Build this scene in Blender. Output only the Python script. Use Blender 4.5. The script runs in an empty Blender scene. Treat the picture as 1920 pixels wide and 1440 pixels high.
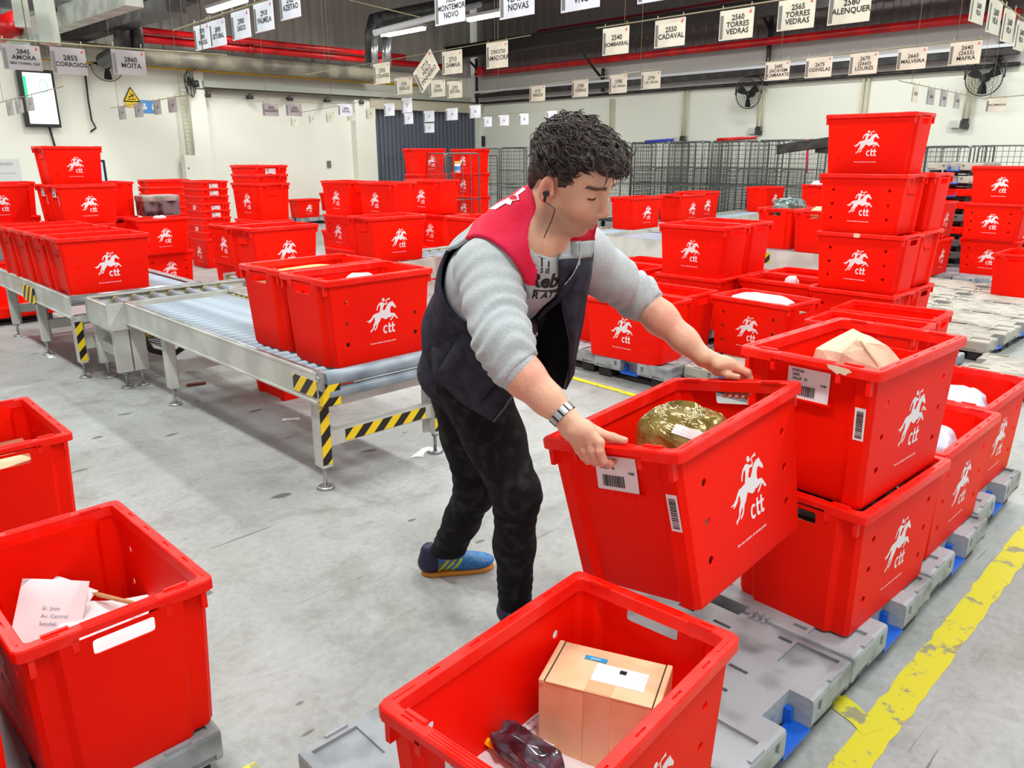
import bpy, bmesh, math, random
import numpy as np
from mathutils import Vector, Matrix, Euler
try:
    import openvdb as vdb
except Exception:
    import pyopenvdb as vdb
random.seed(7)
SC = bpy.context.scene
COL = SC.collection
# ---------------------------------------------------------------- camera
FPX, PITCH, ROLL, CAMH = 1453.0, math.radians(16.41), math.radians(-0.21), 1.457
_fw = Vector((0, math.cos(PITCH), -math.sin(PITCH)))
_up0 = Vector((0, math.sin(PITCH), math.cos(PITCH)))
_rt0 = Vector((1, 0, 0))
_rt = _rt0*math.cos(ROLL) + _up0*math.sin(ROLL)
_up = -_rt0*math.sin(ROLL) + _up0*math.cos(ROLL)
CAMPOS = Vector((0, 0, CAMH))
cd = bpy.data.cameras.new('camera'); cam = bpy.data.objects.new('camera', cd); COL.objects.link(cam)
cd.lens = 36.0*FPX/1920; cd.sensor_width = 36; cd.clip_start = 0.02; cd.clip_end = 200
cam.matrix_world = Matrix(((_rt.x, _up.x, -_fw.x, 0), (_rt.y, _up.y, -_fw.y, 0), (_rt.z, _up.z, -_fw.z, CAMH), (0, 0, 0, 1)))
SC.camera = cam
# ---------------------------------------------------------------- world, exposure
w = bpy.data.worlds.new('world'); SC.world = w; w.use_nodes = True
w.node_tree.nodes['Background'].inputs[0].default_value = (0.98, 1.0, 0.98, 1)
w.node_tree.nodes['Background'].inputs[1].default_value = 0.54
vs = SC.view_settings
vs.view_transform = 'Standard'; vs.look = 'None'; vs.gamma = 1; vs.use_curve_mapping = False; vs.exposure = 0.22
try:
    SC.cycles.use_denoising = True
    SC.cycles.max_bounces = 8; SC.cycles.diffuse_bounces = 4; SC.cycles.sample_clamp_indirect = 6
except Exception:
    pass
# the hall is turned against the camera: U and V are its two horizontal directions
TH = math.radians(44)
U = Vector((math.cos(TH), math.sin(TH), 0)); V = Vector((-math.sin(TH), math.cos(TH), 0))
def W(a, b, z=0.0): return U*a + V*b + Vector((0, 0, z))
AW, BW = 15.2, 17.0            # planes of the two walls of the hall
CEIL = 5.6
def ray(px, py): return _fw + _rt*((px-960)/FPX) - _up*((py-720)/FPX)
def atz(px, py, z):
    d = ray(px, py); return CAMPOS + d*((z-CAMH)/d.z)
def atA(px, py, a):
    d = ray(px, py); return CAMPOS + d*((a-CAMPOS.dot(U))/d.dot(U))
def atB(px, py, b):
    d = ray(px, py); return CAMPOS + d*((b-CAMPOS.dot(V))/d.dot(V))
def atY(px, py, y):
    d = ray(px, py); return CAMPOS + d*(y/d.y)
def abz(p): return p.dot(U), p.dot(V), p.z
# ---------------------------------------------------------------- lights: the hall's tubes, seen and unseen
def area(name, loc, sx, sy, power, rz=0.0, parent=None, color=(0.965, 1, 0.975)):
    l = bpy.data.lights.new(name, 'AREA'); l.shape = 'RECTANGLE'; l.size = sx; l.size_y = sy; l.energy = power; l.color = color
    o = bpy.data.objects.new(name, l); COL.objects.link(o); o.location = loc; o.rotation_euler = (0, 0, rz)
    if parent: o.parent = parent
    return o
# ---------------------------------------------------------------- materials
MATS = {}
def lin(c):
    def f(v):
        v /= 255.0
        return v/12.92 if v <= 0.04045 else ((v+0.055)/1.055)**2.4
    return (f(c[0]), f(c[1]), f(c[2]), 1.0)
def mat(name, rgb, rough=0.5, metal=0.0, rgb2=None, scale=8.0, bump=0.0, bscale=40.0, lo=0.42, hi=0.62, spec=0.5, detail=6, coords='Object', **kw):
    if name in MATS: return MATS[name]
    m = bpy.data.materials.new(name); m.use_nodes = True; nt = m.node_tree; n = nt.nodes; L = nt.links
    b = n['Principled BSDF']
    b.inputs['Base Color'].default_value = lin(rgb); b.inputs['Roughness'].default_value = rough; b.inputs['Metallic'].default_value = metal
    b.inputs['Specular IOR Level'].default_value = spec
    tc = n.new('ShaderNodeTexCoord')
    if rgb2 is not None:
        tx = n.new('ShaderNodeTexNoise'); tx.inputs['Scale'].default_value = scale; tx.inputs['Detail'].default_value = detail; tx.inputs['Roughness'].default_value = 0.30
        L.new(tc.outputs[coords], tx.inputs['Vector'])
        mr = n.new('ShaderNodeMapRange'); mr.inputs['From Min'].default_value = lo; mr.inputs['From Max'].default_value = hi
        L.new(tx.outputs['Fac'], mr.inputs['Value'])
        mx = n.new('ShaderNodeMix'); mx.data_type = 'RGBA'
        mx.inputs['A'].default_value = lin(rgb); mx.inputs['B'].default_value = lin(rgb2)
        L.new(mr.outputs['Result'], mx.inputs['Factor']); L.new(mx.outputs['Result'], b.inputs['Base Color'])
    if bump:
        t2 = n.new('ShaderNodeTexNoise'); t2.inputs['Scale'].default_value = bscale; t2.inputs['Detail'].default_value = 4
        L.new(tc.outputs[coords], t2.inputs['Vector'])
        bp = n.new('ShaderNodeBump'); bp.inputs['Strength'].default_value = bump; bp.inputs['Distance'].default_value = 0.01
        L.new(t2.outputs['Fac'], bp.inputs['Height']); L.new(bp.outputs['Normal'], b.inputs['Normal'])
    for k, v in kw.items():
        b.inputs[k.replace('_', ' ')].default_value = v
    MATS[name] = m
    return m
def emit(name, rgb, s):
    if name in MATS: return MATS[name]
    m = bpy.data.materials.new(name); m.use_nodes = True; b = m.node_tree.nodes['Principled BSDF']
    b.inputs['Base Color'].default_value = lin(rgb); b.inputs['Emission Color'].default_value = lin(rgb); b.inputs['Emission Strength'].default_value = s
    MATS[name] = m; return m
RED = mat('red_plastic', (250, 24, 0), 0.5, rgb2=(242, 18, 0), scale=3.0, bump=0.08, bscale=220, spec=0.12)
REDRIM = mat('red_plastic_rim', (250, 24, 4), 0.4, rgb2=(248, 42, 34), scale=24.0, lo=0.5, hi=0.7, bump=0.06, bscale=160, spec=0.28)
WHITEINK = mat('white_ink', (240, 232, 236), 0.5)
PAPER = mat('label_paper', (238, 236, 238), 0.55)
INK = mat('black_ink', (22, 20, 22), 0.6)
GREYP = mat('grey_plastic', (160, 168, 173), 0.55, rgb2=(102, 107, 108), scale=11.0, lo=0.48, hi=0.78, bump=0.25, bscale=60)
GREYD = mat('dark_recess_grey', (70, 70, 70), 0.6)
BLACKP = mat('black_plastic', (26, 27, 28), 0.5, rgb2=(52, 52, 50), scale=9)
BLUEP = mat('blue_plastic', (20, 96, 205), 0.4)
STEEL = mat('galvanised_steel', (185, 188, 190), 0.34, 0.75, rgb2=(150, 153, 156), scale=12)
ROLLER = mat('roller_steel', (160, 174, 186), 0.5, 0.25, rgb2=(128, 140, 152), scale=10, lo=0.4, hi=0.7)
CREAMM = mat('cream_paint', (206, 208, 200), 0.5, rgb2=(186, 188, 180), scale=6)
DARKM = mat('dark_metal', (38, 36, 36), 0.5, 0.3, rgb2=(60, 56, 54), scale=6)
YEL = mat('yellow_paint', (244, 206, 12), 0.5)
BLK = mat('black_paint', (20, 20, 20), 0.45)
WIRE = mat('cage_wire', (112, 116, 114), 0.38, 0.6)
REDPIPE = mat('red_pipe_paint', (205, 14, 20), 0.32, rgb2=(170, 8, 14), scale=4)
# ---------------------------------------------------------------- mesh helpers
def MB(): return bmesh.new()
def done(bm, name, mats, parent=None, smooth=False, angle=None, loc=None, rot=None, link=True):
    bmesh.ops.recalc_face_normals(bm, faces=bm.faces)
    me = bpy.data.meshes.new(name); bm.to_mesh(me); bm.free()
    for m in (mats if isinstance(mats, (list, tuple)) else [mats]): me.materials.append(m)
    if smooth or angle:
        me.polygons.foreach_set('use_smooth', [True]*len(me.polygons))
        if angle: me.set_sharp_from_angle(angle=math.radians(angle))
    o = bpy.data.objects.new(name, me)
    if link: COL.objects.link(o)
    if loc is not None: o.location = loc
    if rot is not None: o.rotation_euler = rot
    if parent: o.parent = parent
    return o
def fr(x=None, y=None, z=None, o=(0, 0, 0)):
    """4x4 from axes"""
    x = Vector(x or (1, 0, 0)); y = Vector(y or (0, 1, 0)); z = Vector(z or (0, 0, 1)); o = Vector(o)
    return Matrix(((x.x, y.x, z.x, o.x), (x.y, y.y, z.y, o.y), (x.z, y.z, z.z, o.z), (0, 0, 0, 1)))
def box(bm, c, s, M=None, mi=0, bev=0.0):
    r = bmesh.ops.create_cube(bm, size=1.0)
    vs_ = r['verts']
    for v in vs_:
        v.co = Vector((v.co.x*s[0]+c[0], v.co.y*s[1]+c[1], v.co.z*s[2]+c[2]))
    fs = list({f for v in vs_ for f in v.link_faces})
    if bev > 0:
        es = list({e for v in vs_ for e in v.link_edges})
        rr = bmesh.ops.bevel(bm, geom=es, offset=bev, segments=2, affect='EDGES', profile=0.6)
        fs = rr['faces']; vs_ = list({v for f in fs for v in f.verts} | set(v for v in vs_ if v.is_valid))
        fs = list({f for v in vs_ for f in v.link_faces})
    if M is not None:
        for v in vs_: v.co = M @ v.co
    for f in fs: f.material_index = mi
    return vs_
def tube(bm, pts, r, seg=8, mi=0, cap=True, closed=False):
    pts = [Vector(p) for p in pts]; n = len(pts)
    rs = r if isinstance(r, (list, tuple)) else [r]*n
    t0 = (pts[1]-pts[0]).normalized()
    ref = Vector((0, 0, 1)) if abs(t0.z) < 0.9 else Vector((1, 0, 0))
    nx = t0.cross(ref).normalized(); rings = []
    for i, p in enumerate(pts):
        if closed: t = (pts[(i+1) % n]-pts[i-1]).normalized()
        elif i == 0: t = t0
        elif i == n-1: t = (pts[i]-pts[i-1]).normalized()
        else: t = ((pts[i+1]-p).normalized()+(p-pts[i-1]).normalized()).normalized()
        nx = (nx - t*nx.dot(t)).normalized(); ny = t.cross(nx)
        rings.append([bm.verts.new(p+(nx*math.cos(2*math.pi*k/seg)+ny*math.sin(2*math.pi*k/seg))*rs[i]) for k in range(seg)])
    m = n if closed else n-1
    for i in range(m):
        A, B = rings[i], rings[(i+1) % n]
        for k in range(seg):
            f = bm.faces.new((A[k], A[(k+1) % seg], B[(k+1) % seg], B[k])); f.material_index = mi; f.smooth = True
    if cap and not closed:
        f = bm.faces.new(rings[0][::-1]); f.material_index = mi
        f = bm.faces.new(rings[-1]); f.material_index = mi
def prism(bm, pts2, z0, z1, M=None, mi=0):
    """closed polygon in xy extruded z0..z1"""
    A = [bm.verts.new((p[0], p[1], z0)) for p in pts2]; B = [bm.verts.new((p[0], p[1], z1)) for p in pts2]
    fs = []
    n = len(pts2)
    for i in range(n): fs.append(bm.faces.new((A[i], A[(i+1) % n], B[(i+1) % n], B[i])))
    fs.append(bm.faces.new(A[::-1])); fs.append(bm.faces.new(B))
    for f in fs: f.material_index = mi
    if M is not None:
        for v in A+B: v.co = M @ v.co
    return fs
def flatpoly(bm, pts3, mi=0):
    from mathutils.geometry import tessellate_polygon
    pts3 = [Vector(p) for p in pts3]; vs_ = [bm.verts.new(p) for p in pts3]
    for t in tessellate_polygon([pts3]):
        try: bm.faces.new([vs_[i] for i in t]).material_index = mi
        except ValueError: pass
def tag(o, label, cat, group=None):
    o['label'] = label; o['category'] = cat
    if group: o['group'] = group
    return o
def thing(name, label, cat, loc=(0, 0, 0), rz=0.0, group=None, rot=None):
    o = bpy.data.objects.new(name, None); COL.objects.link(o); o.empty_display_size = 0.1
    o.location = loc; o.rotation_euler = rot if rot is not None else (0, 0, rz)
    return tag(o, label, cat, group)
def struct(o): o['kind'] = 'structure'; return o
def dup(root, loc, rot, label, group=None):
    r = root.copy(); COL.objects.link(r); r.location = loc; r.rotation_euler = rot if not isinstance(rot, (int, float)) else (0, 0, rot)
    r['label'] = label
    if group: r['group'] = group
    for ch in list(root.children):
        c = ch.copy(); COL.objects.link(c); c.parent = r
        for g in ch.children:
            d = g.copy(); COL.objects.link(d); d.parent = c
    return r
_txt = {}
def textmesh(s, size, bold=0.0, align='CENTER'):
    k = (s, size, bold, align)
    if k not in _txt:
        cu = bpy.data.curves.new('text', 'FONT'); cu.body = s; cu.size = size; cu.align_x = align; cu.align_y = 'CENTER'; cu.offset = bold; cu.resolution_u = 2; cu.space_line = 0.95
        o = bpy.data.objects.new('text', cu); COL.objects.link(o)
        dg = bpy.context.evaluated_depsgraph_get()
        me = bpy.data.meshes.new_from_object(o.evaluated_get(dg))
        bpy.data.objects.remove(o); bpy.data.curves.remove(cu)
        _txt[k] = ([v.co.copy() for v in me.vertices], [tuple(p.vertices) for p in me.polygons]); bpy.data.meshes.remove(me)
    return _txt[k]
def addtext(bm, s, size, M, mi=0, bold=0.0, align='CENTER'):
    vs_, fs = textmesh(s, size, bold, align)
    nv = [bm.verts.new(M @ v) for v in vs_]
    for f in fs:
        try:
            g = bm.faces.new([nv[i] for i in f]); g.material_index = mi
        except ValueError: pass
def boolean_cut(o, cutter_bm):
    me = bpy.data.meshes.new('cut'); cutter_bm.to_mesh(me); cutter_bm.free()
    c = bpy.data.objects.new('cut', me); COL.objects.link(c)
    md = o.modifiers.new('b', 'BOOLEAN'); md.operation = 'DIFFERENCE'; md.object = c; md.solver = 'EXACT'
    bpy.context.view_layer.update()
    dg = bpy.context.evaluated_depsgraph_get()
    nm = bpy.data.meshes.new_from_object(o.evaluated_get(dg))
    o.modifiers.clear(); old = o.data; nm.name = old.name; o.data = nm
    bpy.data.objects.remove(c); bpy.data.meshes.remove(me); bpy.data.meshes.remove(old)
# ================================================================ the hall
def nodes_of(m): return m.node_tree.nodes, m.node_tree.links
def concrete():
    m = bpy.data.materials.new('concrete_floor'); m.use_nodes = True; n, L = nodes_of(m); b = n['Principled BSDF']
    tc = n.new('ShaderNodeTexCoord')
    def noise(s, d=5, r=0.6, dist=0.0, off=None):
        t = n.new('ShaderNodeTexNoise'); t.inputs['Scale'].default_value = s; t.inputs['Detail'].default_value = d; t.inputs['Roughness'].default_value = r; t.inputs['Distortion'].default_value = dist
        if off:
            mp = n.new('ShaderNodeMapping'); mp.inputs['Location'].default_value = off[0]; mp.inputs['Rotation'].default_value = off[1]; mp.inputs['Scale'].default_value = off[2]
            L.new(tc.outputs['Object'], mp.inputs['Vector']); L.new(mp.outputs['Vector'], t.inputs['Vector'])
        else: L.new(tc.outputs['Object'], t.inputs['Vector'])
        return t.outputs['Fac']
    def mr(s, a, c, x=0.0, y=1.0):
        t = n.new('ShaderNodeMapRange'); t.inputs['From Min'].default_value = a; t.inputs['From Max'].default_value = c
        t.inputs['To Min'].default_value = x; t.inputs['To Max'].default_value = y; L.new(s, t.inputs['Value']); return t.outputs['Result']
    def mix(f, A, B):
        t = n.new('ShaderNodeMix'); t.data_type = 'RGBA'
        L.new(f, t.inputs['Factor'])
        for s, v in (('A', A), ('B', B)):
            if isinstance(v, tuple): t.inputs[s].default_value = v
            else: L.new(v, t.inputs[s])
        return t.outputs['Result']
    base = mix(mr(noise(0.9, 6), 0.35, 0.68), lin((176, 180, 180)), lin((154, 156, 152)))
    base = mix(mr(noise(2.6, 8, 0.7, 0.4), 0.52, 0.72, 0, 0.75), base, lin((116, 117, 111)))
    base = mix(mr(noise(38, 4), 0.35, 0.75, 0, 0.4), base, lin((126, 127, 122)))
    base = mix(mr(noise(7, 9, 0.75, 0.8), 0.5, 0.75, 0, 0.55), base, lin((120, 121, 115)))
    base = mix(mr(noise(1.3, 5, 0.6, 0.3, ((5, 2, 0), (0, 0, 0.8), (1, 2.6, 1))), 0.55, 0.75, 0, 0.5), base, lin((188, 192, 191)))
    # scuffs: thin stretched streaks in several directions
    for i, (rz, th_) in enumerate(((0.5, 0.70), (-0.9, 0.705), (2.1, 0.71), (1.3, 0.70))):
        s = noise(2.2, 3, 0.55, 0.15, ((3.1*i, 1.7*i, 0), (0, 0, rz), (0.55, 22, 1)))
        base = mix(mr(s, th_, th_+0.035, 0, 0.75), base, lin((92, 90, 86)))
    s = noise(1.6, 2, 0.5, 0.0, ((9, 4, 0), (0, 0, 0), (1.3, 1.3, 1)))
    base = mix(mr(s, 0.72, 0.76, 0, 0.6), base, lin((110, 108, 100)))
    s = noise(5.2, 1, 0.4, 0.0, ((1.7, 8.4, 0), (0, 0, 0.4), (1, 2.2, 1)))
    base = mix(mr(s, 0.745, 0.76, 0, 0.8), base, lin((84, 82, 78)))
    L.new(base, b.inputs['Base Color'])
    r = mr(noise(3, 4), 0.3, 0.7, 0.42, 0.62); L.new(r, b.inputs['Roughness']); b.inputs['Specular IOR Level'].default_value = 0.35
    bp = n.new('ShaderNodeBump'); bp.inputs['Strength'].default_value = 0.12; bp.inputs['Distance'].default_value = 0.004
    L.new(noise(60, 5), bp.inputs['Height']); L.new(bp.outputs['Normal'], b.inputs['Normal'])
    return m
CONC = concrete()
bm = MB(); box(bm, (0, 0, -0.05), (1, 1, 0.1))
o = done(bm, 'floor', CONC); o.matrix_world = fr(U, V, (0, 0, 1), W(3.4, 7.5, 0)) @ Matrix.Diagonal((22.8, 19.0, 1, 1)); struct(o)
# object space of the floor texture must be metric: rebuild with metric vertices
o.data.transform(Matrix.Diagonal((22.8, 19.0, 1, 1))); o.matrix_world = fr(U, V, (0, 0, 1), W(3.4, 7.5, 0))
WALLM = mat('cream_wall', (238, 239, 227), 0.6, rgb2=(229, 229, 215), scale=0.5, lo=0.35, hi=0.7)
WALLR = mat('offwhite_wall', (228, 231, 218), 0.6, rgb2=(217, 219, 207), scale=0.5, lo=0.35, hi=0.7)
def corr(name, c1, c2, scale, rough=0.5, axis=0):
    m = bpy.data.materials.new(name); m.use_nodes = True; n, L = nodes_of(m); b = n['Principled BSDF']
    b.inputs['Base Color'].default_value = lin(c1); b.inputs['Roughness'].default_value = rough
    tc = n.new('ShaderNodeTexCoord'); t = n.new('ShaderNodeTexNoise'); t.inputs['Scale'].default_value = 1.2; L.new(tc.outputs['Object'], t.inputs['Vector'])
    mx = n.new('ShaderNodeMix'); mx.data_type = 'RGBA'; mx.inputs['A'].default_value = lin(c1); mx.inputs['B'].default_value = lin(c2)
    L.new(t.outputs['Fac'], mx.inputs['Factor']); L.new(mx.outputs['Result'], b.inputs['Base Color'])
    return m
CORL = corr('light_corrugated_sheet', (176, 172, 164), (150, 146, 140), 1)
CORD = corr('dark_corrugated_sheet', (112, 104, 102), (92, 86, 86), 1)
def corrugated(bm, a0, a1, z0, z1, pitch=0.25, depth=0.035, M=None, mi=0):
    """trapezoid sheet: runs along x, stands along z, facing -y"""
    n = int((a1-a0)/pitch); prof = []
    for i in range(n+1):
        x = a0+i*pitch
        prof += [(x, 0), (x+pitch*0.5, 0), (x+pitch*0.58, -depth), (x+pitch*0.92, -depth)]
    A = [bm.verts.new((x, y, z0)) for x, y in prof]; B = [bm.verts.new((x, y, z1)) for x, y in prof]
    for i in range(len(prof)-1):
        f = bm.faces.new((A[i], A[i+1], B[i+1], B[i])); f.material_index = mi
    if M is not None:
        for v in A+B: v.co = M @ v.co
# right wall: plane a = AW, local x along -V (towards the viewer's side), y outwards
MR = fr(-V, U, (0, 0, 1), W(AW, 0, 0))     # local: x = -b, y = a-AW, z
ML = fr(U, V, (0, 0, 1), W(0, BW, 0))      # local: x = a, y = b-BW
zt_r = abz(atA(1400, 120, AW))[2]
def zA(px, py): return atA(px, py, AW).z
def zB(px, py): return atB(px, py, BW).z
ZR = zA(1400, 172)          # height of the cable line on the right wall
ZL = zB(420, 175)
bm = MB(); box(bm, (-7.45, 0.1, 2.8/2+0.0+CEIL/2-1.4), (20.0, 0.2, CEIL), M=MR); struct(done(bm, 'wall_right', WALLR))
bm = MB(); box(bm, (3.4, 0.1, CEIL/2), (22.8, 0.2, CEIL), M=ML); struct(done(bm, 'wall_left', WALLM))
# upper cladding
bm = MB()
z0 = zA(1400, 100)
corrugated(bm, -17, 2.2, z0+0.12, CEIL, 0.3, 0.03, M=fr(-V, U, (0, 0, 1), W(AW-0.05, 0, 0)))
o = done(bm, 'wall_right_cladding', CORD); struct(o)
bm = MB()
corrugated(bm, -7, 14.6, zB(420, 108), CEIL, 0.42, 0.06, M=fr(U, V, (0, 0, 1), W(0, BW-0.05, 0)))
o = done(bm, 'wall_left_cladding', CORL); struct(o)
# roof: corrugated sheets with purlins, only over the part of the hall in view
bm = MB()
n = 60
for i in range(n):
    x0 = -8+i*0.38
    for (xa, xb, z) in ((x0, x0+0.2, CEIL), (x0+0.2, x0+0.38, CEIL+0.05)):
        vs4 = [bm.verts.new(W(a, b, z)) for a, b in ((xa, 1.2), (xb, 1.2), (xb, BW), (xa, BW))]
        bm.faces.new(vs4)
    vs4 = [bm.verts.new(W(a, b, z)) for a, b, z in ((x0+0.2, 1.2, CEIL), (x0+0.2, BW, CEIL), (x0+0.2, BW, CEIL+0.05), (x0+0.2, 1.2, CEIL+0.05))]
    bm.faces.new(vs4)
CEILM = corr('dark_roof_sheet', (98, 92, 90), (78, 74, 74), 1)
struct(done(bm, 'ceiling', CEILM))
# yellow floor lines
def worn_yellow():
    m = bpy.data.materials.new('worn_yellow_line'); m.use_nodes = True; n, L = nodes_of(m); b = n['Principled BSDF']
    tc = n.new('ShaderNodeTexCoord'); t = n.new('ShaderNodeTexNoise'); t.inputs['Scale'].default_value = 11; t.inputs['Detail'].default_value = 7; t.inputs['Roughness'].default_value = 0.65
    L.new(tc.outputs['Object'], t.inputs['Vector'])
    r = n.new('ShaderNodeMapRange'); r.inputs['From Min'].default_value = 0.55; r.inputs['From Max'].default_value = 0.61; L.new(t.outputs['Fac'], r.inputs['Value'])
    mx = n.new('ShaderNodeMix'); mx.data_type = 'RGBA'; mx.inputs['A'].default_value = lin((214, 205, 34)); mx.inputs['B'].default_value = lin((150, 146, 112))
    L.new(r.outputs['Result'], mx.inputs['Factor']); L.new(mx.outputs['Result'], b.inputs['Base Color']); b.inputs['Roughness'].default_value = 0.55
    return m
WY = worn_yellow()
def line(a0, b0, a1, b1, wd, k):
    p, q = W(a0, b0), W(a1, b1); d = (q-p).normalized(); s = Vector((-d.y, d.x, 0))*wd/2
    bm = MB(); N = max(2, int((q-p).length/0.05)); rnd = random.Random(k); L1 = []; L2 = []
    for i in range(N+1):
        c = p+(q-p)*i/N
        L1.append(bm.verts.new(c+s*(1+rnd.uniform(-0.14, 0.1))+Vector((0, 0, 0.001+k*0.0006)))); L2.append(bm.verts.new(c-s*(1+rnd.uniform(-0.14, 0.1))+Vector((0, 0, 0.001+k*0.0006))))
    for i in range(N): bm.faces.new((L1[i], L2[i], L2[i+1], L1[i+1]))
    struct(done(bm, 'trim_%d' % k, WY))
line(1.0, 0.545, 5.2, 0.60, 0.085, 1)
line(3.9, 0.62, 7.0, 0.95, 0.085, 4)
line(1.86, 0.56, 1.92, 0.70, 0.07, 2)
line(3.80, 2.6, 3.88, 4.6, 0.05, 3)
line(0.60, 1.2, 0.615, 1.60, 0.06, 5)
# ---- services on the right wall (each pipe its own thing)
def wallpipe(name, label, p0, p1, r, m, cat='pipe', extra=None, seg=10):
    bm = MB(); tube(bm, [p0, p1], r, seg)
    if extra: extra(bm)
    return tag(done(bm, name, m), label, cat)
def pA(px, py, off=0.0): return atA(px, py, AW-off)
def pB(px, py, off=0.0): return atB(px, py, BW-off)
def lineA(px0, py0, px1, py1, off): 
    p, q = pA(px0, py0, off), pA(px1, py1, off); z = (p.z+q.z)/2; p.z = z; q.z = z; return p, q
def lineB(px0, py0, px1, py1, off):
    p, q = pB(px0, py0, off), pB(px1, py1, off); z = (p.z+q.z)/2; p.z = z; q.z = z; return p, q
p, q = lineA(893, 143, 1915, 18, 0.35); wallpipe('fire_pipe', 'long dark red sprinkler pipe along the back right wall', p, q, 0.075, REDPIPE)
p, q = lineA(1010, 55, 1290, 22, 0.9); wallpipe('fire_pipe', 'upper dark red pipe under the roof beam above the right wall', p, q+(q-p)*1.6, 0.06, mat('dark_red_paint', (110, 12, 26), 0.45))
p, q = lineA(893, 203, 1915, 105, 0.10); wallpipe('cable_bundle', 'black sagging cable bundle running along the off white right wall', p, q, 0.035, DARKM, 'cable')
p, q = lineA(893, 183, 1915, 72, 0.25)
bm = MB(); box(bm, (0, 0, 0.02), ((q-p).length, 0.16, 0.05), M=fr((q-p).normalized(), U, (0, 0, 1), (p+q)/2)); box(bm, (0, 0, -0.07), ((q-p).length, 0.12, 0.10), mi=1, M=fr((q-p).normalized(), U, (0, 0, 1), (p+q)/2))
tag(done(bm, 'cable_tray', [mat('pale_tray', (206, 210, 214), 0.4), DARKM]), 'pale perforated cable tray with dark underside on the right wall', 'cable tray')
zc = zA(1300, 130)
bm = MB(); box(bm, (-7.45, -0.02, zc+0.0), (20, 0.06, 0.75), M=MR); struct(done(bm, 'trim_6', mat('grey_white_panel', (186, 184, 180), 0.55)))
p, q = lineA(780, 112, 1500, 0, 1.2)
bm = MB(); d = (q-p).normalized(); q = p+d*20; L_ = (q-p).length
for dz in (-0.14, 0.14): box(bm, (0, 0, dz), (L_, 0.2, 0.03), M=fr(d, U, (0, 0, 1), (p+q)/2))
box(bm, (0, 0, 0), (L_, 0.03, 0.28), M=fr(d, U, (0, 0, 1), (p+q)/2))
struct(done(bm, 'trim_7', mat('black_beam', (30, 26, 26), 0.5)))
for i, (px, pt, pb_) in enumerate(((1131, 128, 172), (1447, 30, 160), (1888, 20, 128), (893, 110, 205))):
    a = pA(px, pt, 0.16); b_ = pA(px, pb_, 0.16); b_.x, b_.y = a.x, a.y
    bm = MB(); tube(bm, [a, b_], 0.045, 6); tube(bm, [a+Vector((0, 0, -0.25)), a-U*0.75+V*0.1+Vector((0, 0, 0.35))], 0.03, 6)
    tag(done(bm, 'wall_bracket', DARKM), ['dark bracket post left of the far right wall fan', 'dark bracket post above the far wall fan', 'dark bracket post beside the near wall fan', 'dark bracket post in the far corner of the hall'][i], 'bracket')
# vertical conduits with switch boxes on the right wall
lab = ['behind the man\'s hair', 'behind the mesh cages', 'beside the smaller wall fan', 'above the tall crate stack', 'beside the big wall fan']
for i, (px, p0, p1) in enumerate(((1145, 185, 258), (1281, 168, 262), (1423, 165, 245), (1607, 145, 300), (1810, 128, 232))):
    t_ = pA(px, p0, 0.06); b_ = pA(px, p1, 0.06); t_.x, t_.y = b_.x, b_.y
    e = thing('wall_conduit', 'pair of cream pipes down the right wall '+lab[i], 'conduit', b_, 0, 'wall conduits')
    bm = MB()
    for s in (-0.045, 0.045): tube(bm, [V*s, V*s+Vector((0, 0, t_.z-b_.z))], 0.02, 6)
    done(bm, 'pipe_pair', mat('conduit_cream', (196, 190, 160), 0.5), e)
    bm = MB(); box(bm, (0, 0, 0), (0.1, 0.1, 0.16), M=fr(V, U, (0, 0, 1))); done(bm, 'socket_box', BLACKP, e)
    bm = MB(); box(bm, (0.16, 0, 0), (0.16, 0.06, 0.12), M=fr(V, U, (0, 0, 1))); done(bm, 'switch_box', CREAMM, e)
# panel joints on the right wall
# ---- services on the left wall
p, q = lineB(255, 42, 760, 118, 0.9); wallpipe('fire_pipe', 'upper of the two bright red pipes on the left wall', p, q, 0.06, REDPIPE)
p, q = lineB(255, 60, 760, 128, 0.75); d = (q-p).normalized()
def _fl(bm):
    for s in (2.2, 5.4, 8.6): tube(bm, [p+d*s, p+d*(s+0.12)], 0.10, 10)
wallpipe('fire_pipe', 'lower thicker bright red pipe with couplings on the left wall', p, q+d*1.2, 0.075, REDPIPE, extra=_fl)
p, q = lineB(60, 78, 700, 149, 0.55); wallpipe('air_duct', 'long round beige and dark duct along the left wall', p, q, 0.16, mat('duct_grey', (148, 142, 124), 0.45, rgb2=(110, 104, 92), scale=3), 'duct', seg=16)
p, q = lineB(60, 103, 800, 165, 0.35); wallpipe('gas_pipe', 'thin yellow pipe running along the left wall', p, q, 0.04, mat('gas_yellow', (196, 150, 20), 0.4))
p, q = lineB(380, 160, 880, 193, 0.25)
bm = MB(); box(bm, (0, 0, 0.05), ((q-p).length, 0.16, 0.12), M=fr((q-p).normalized(), V, (0, 0, 1), (p+q)/2)); tag(done(bm, 'cable_tray', mat('greenish_tray', (160, 162, 152), 0.5)), 'pale boxed cable tray under the yellow pipe', 'cable tray')
p, q = lineB(365, 160, 890, 200, 0.18); wallpipe('cable_bundle', 'grey cable bundle with hooks along the left wall', p, q, 0.05, mat('cable_grey', (120, 116, 104), 0.5), 'cable')
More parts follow.
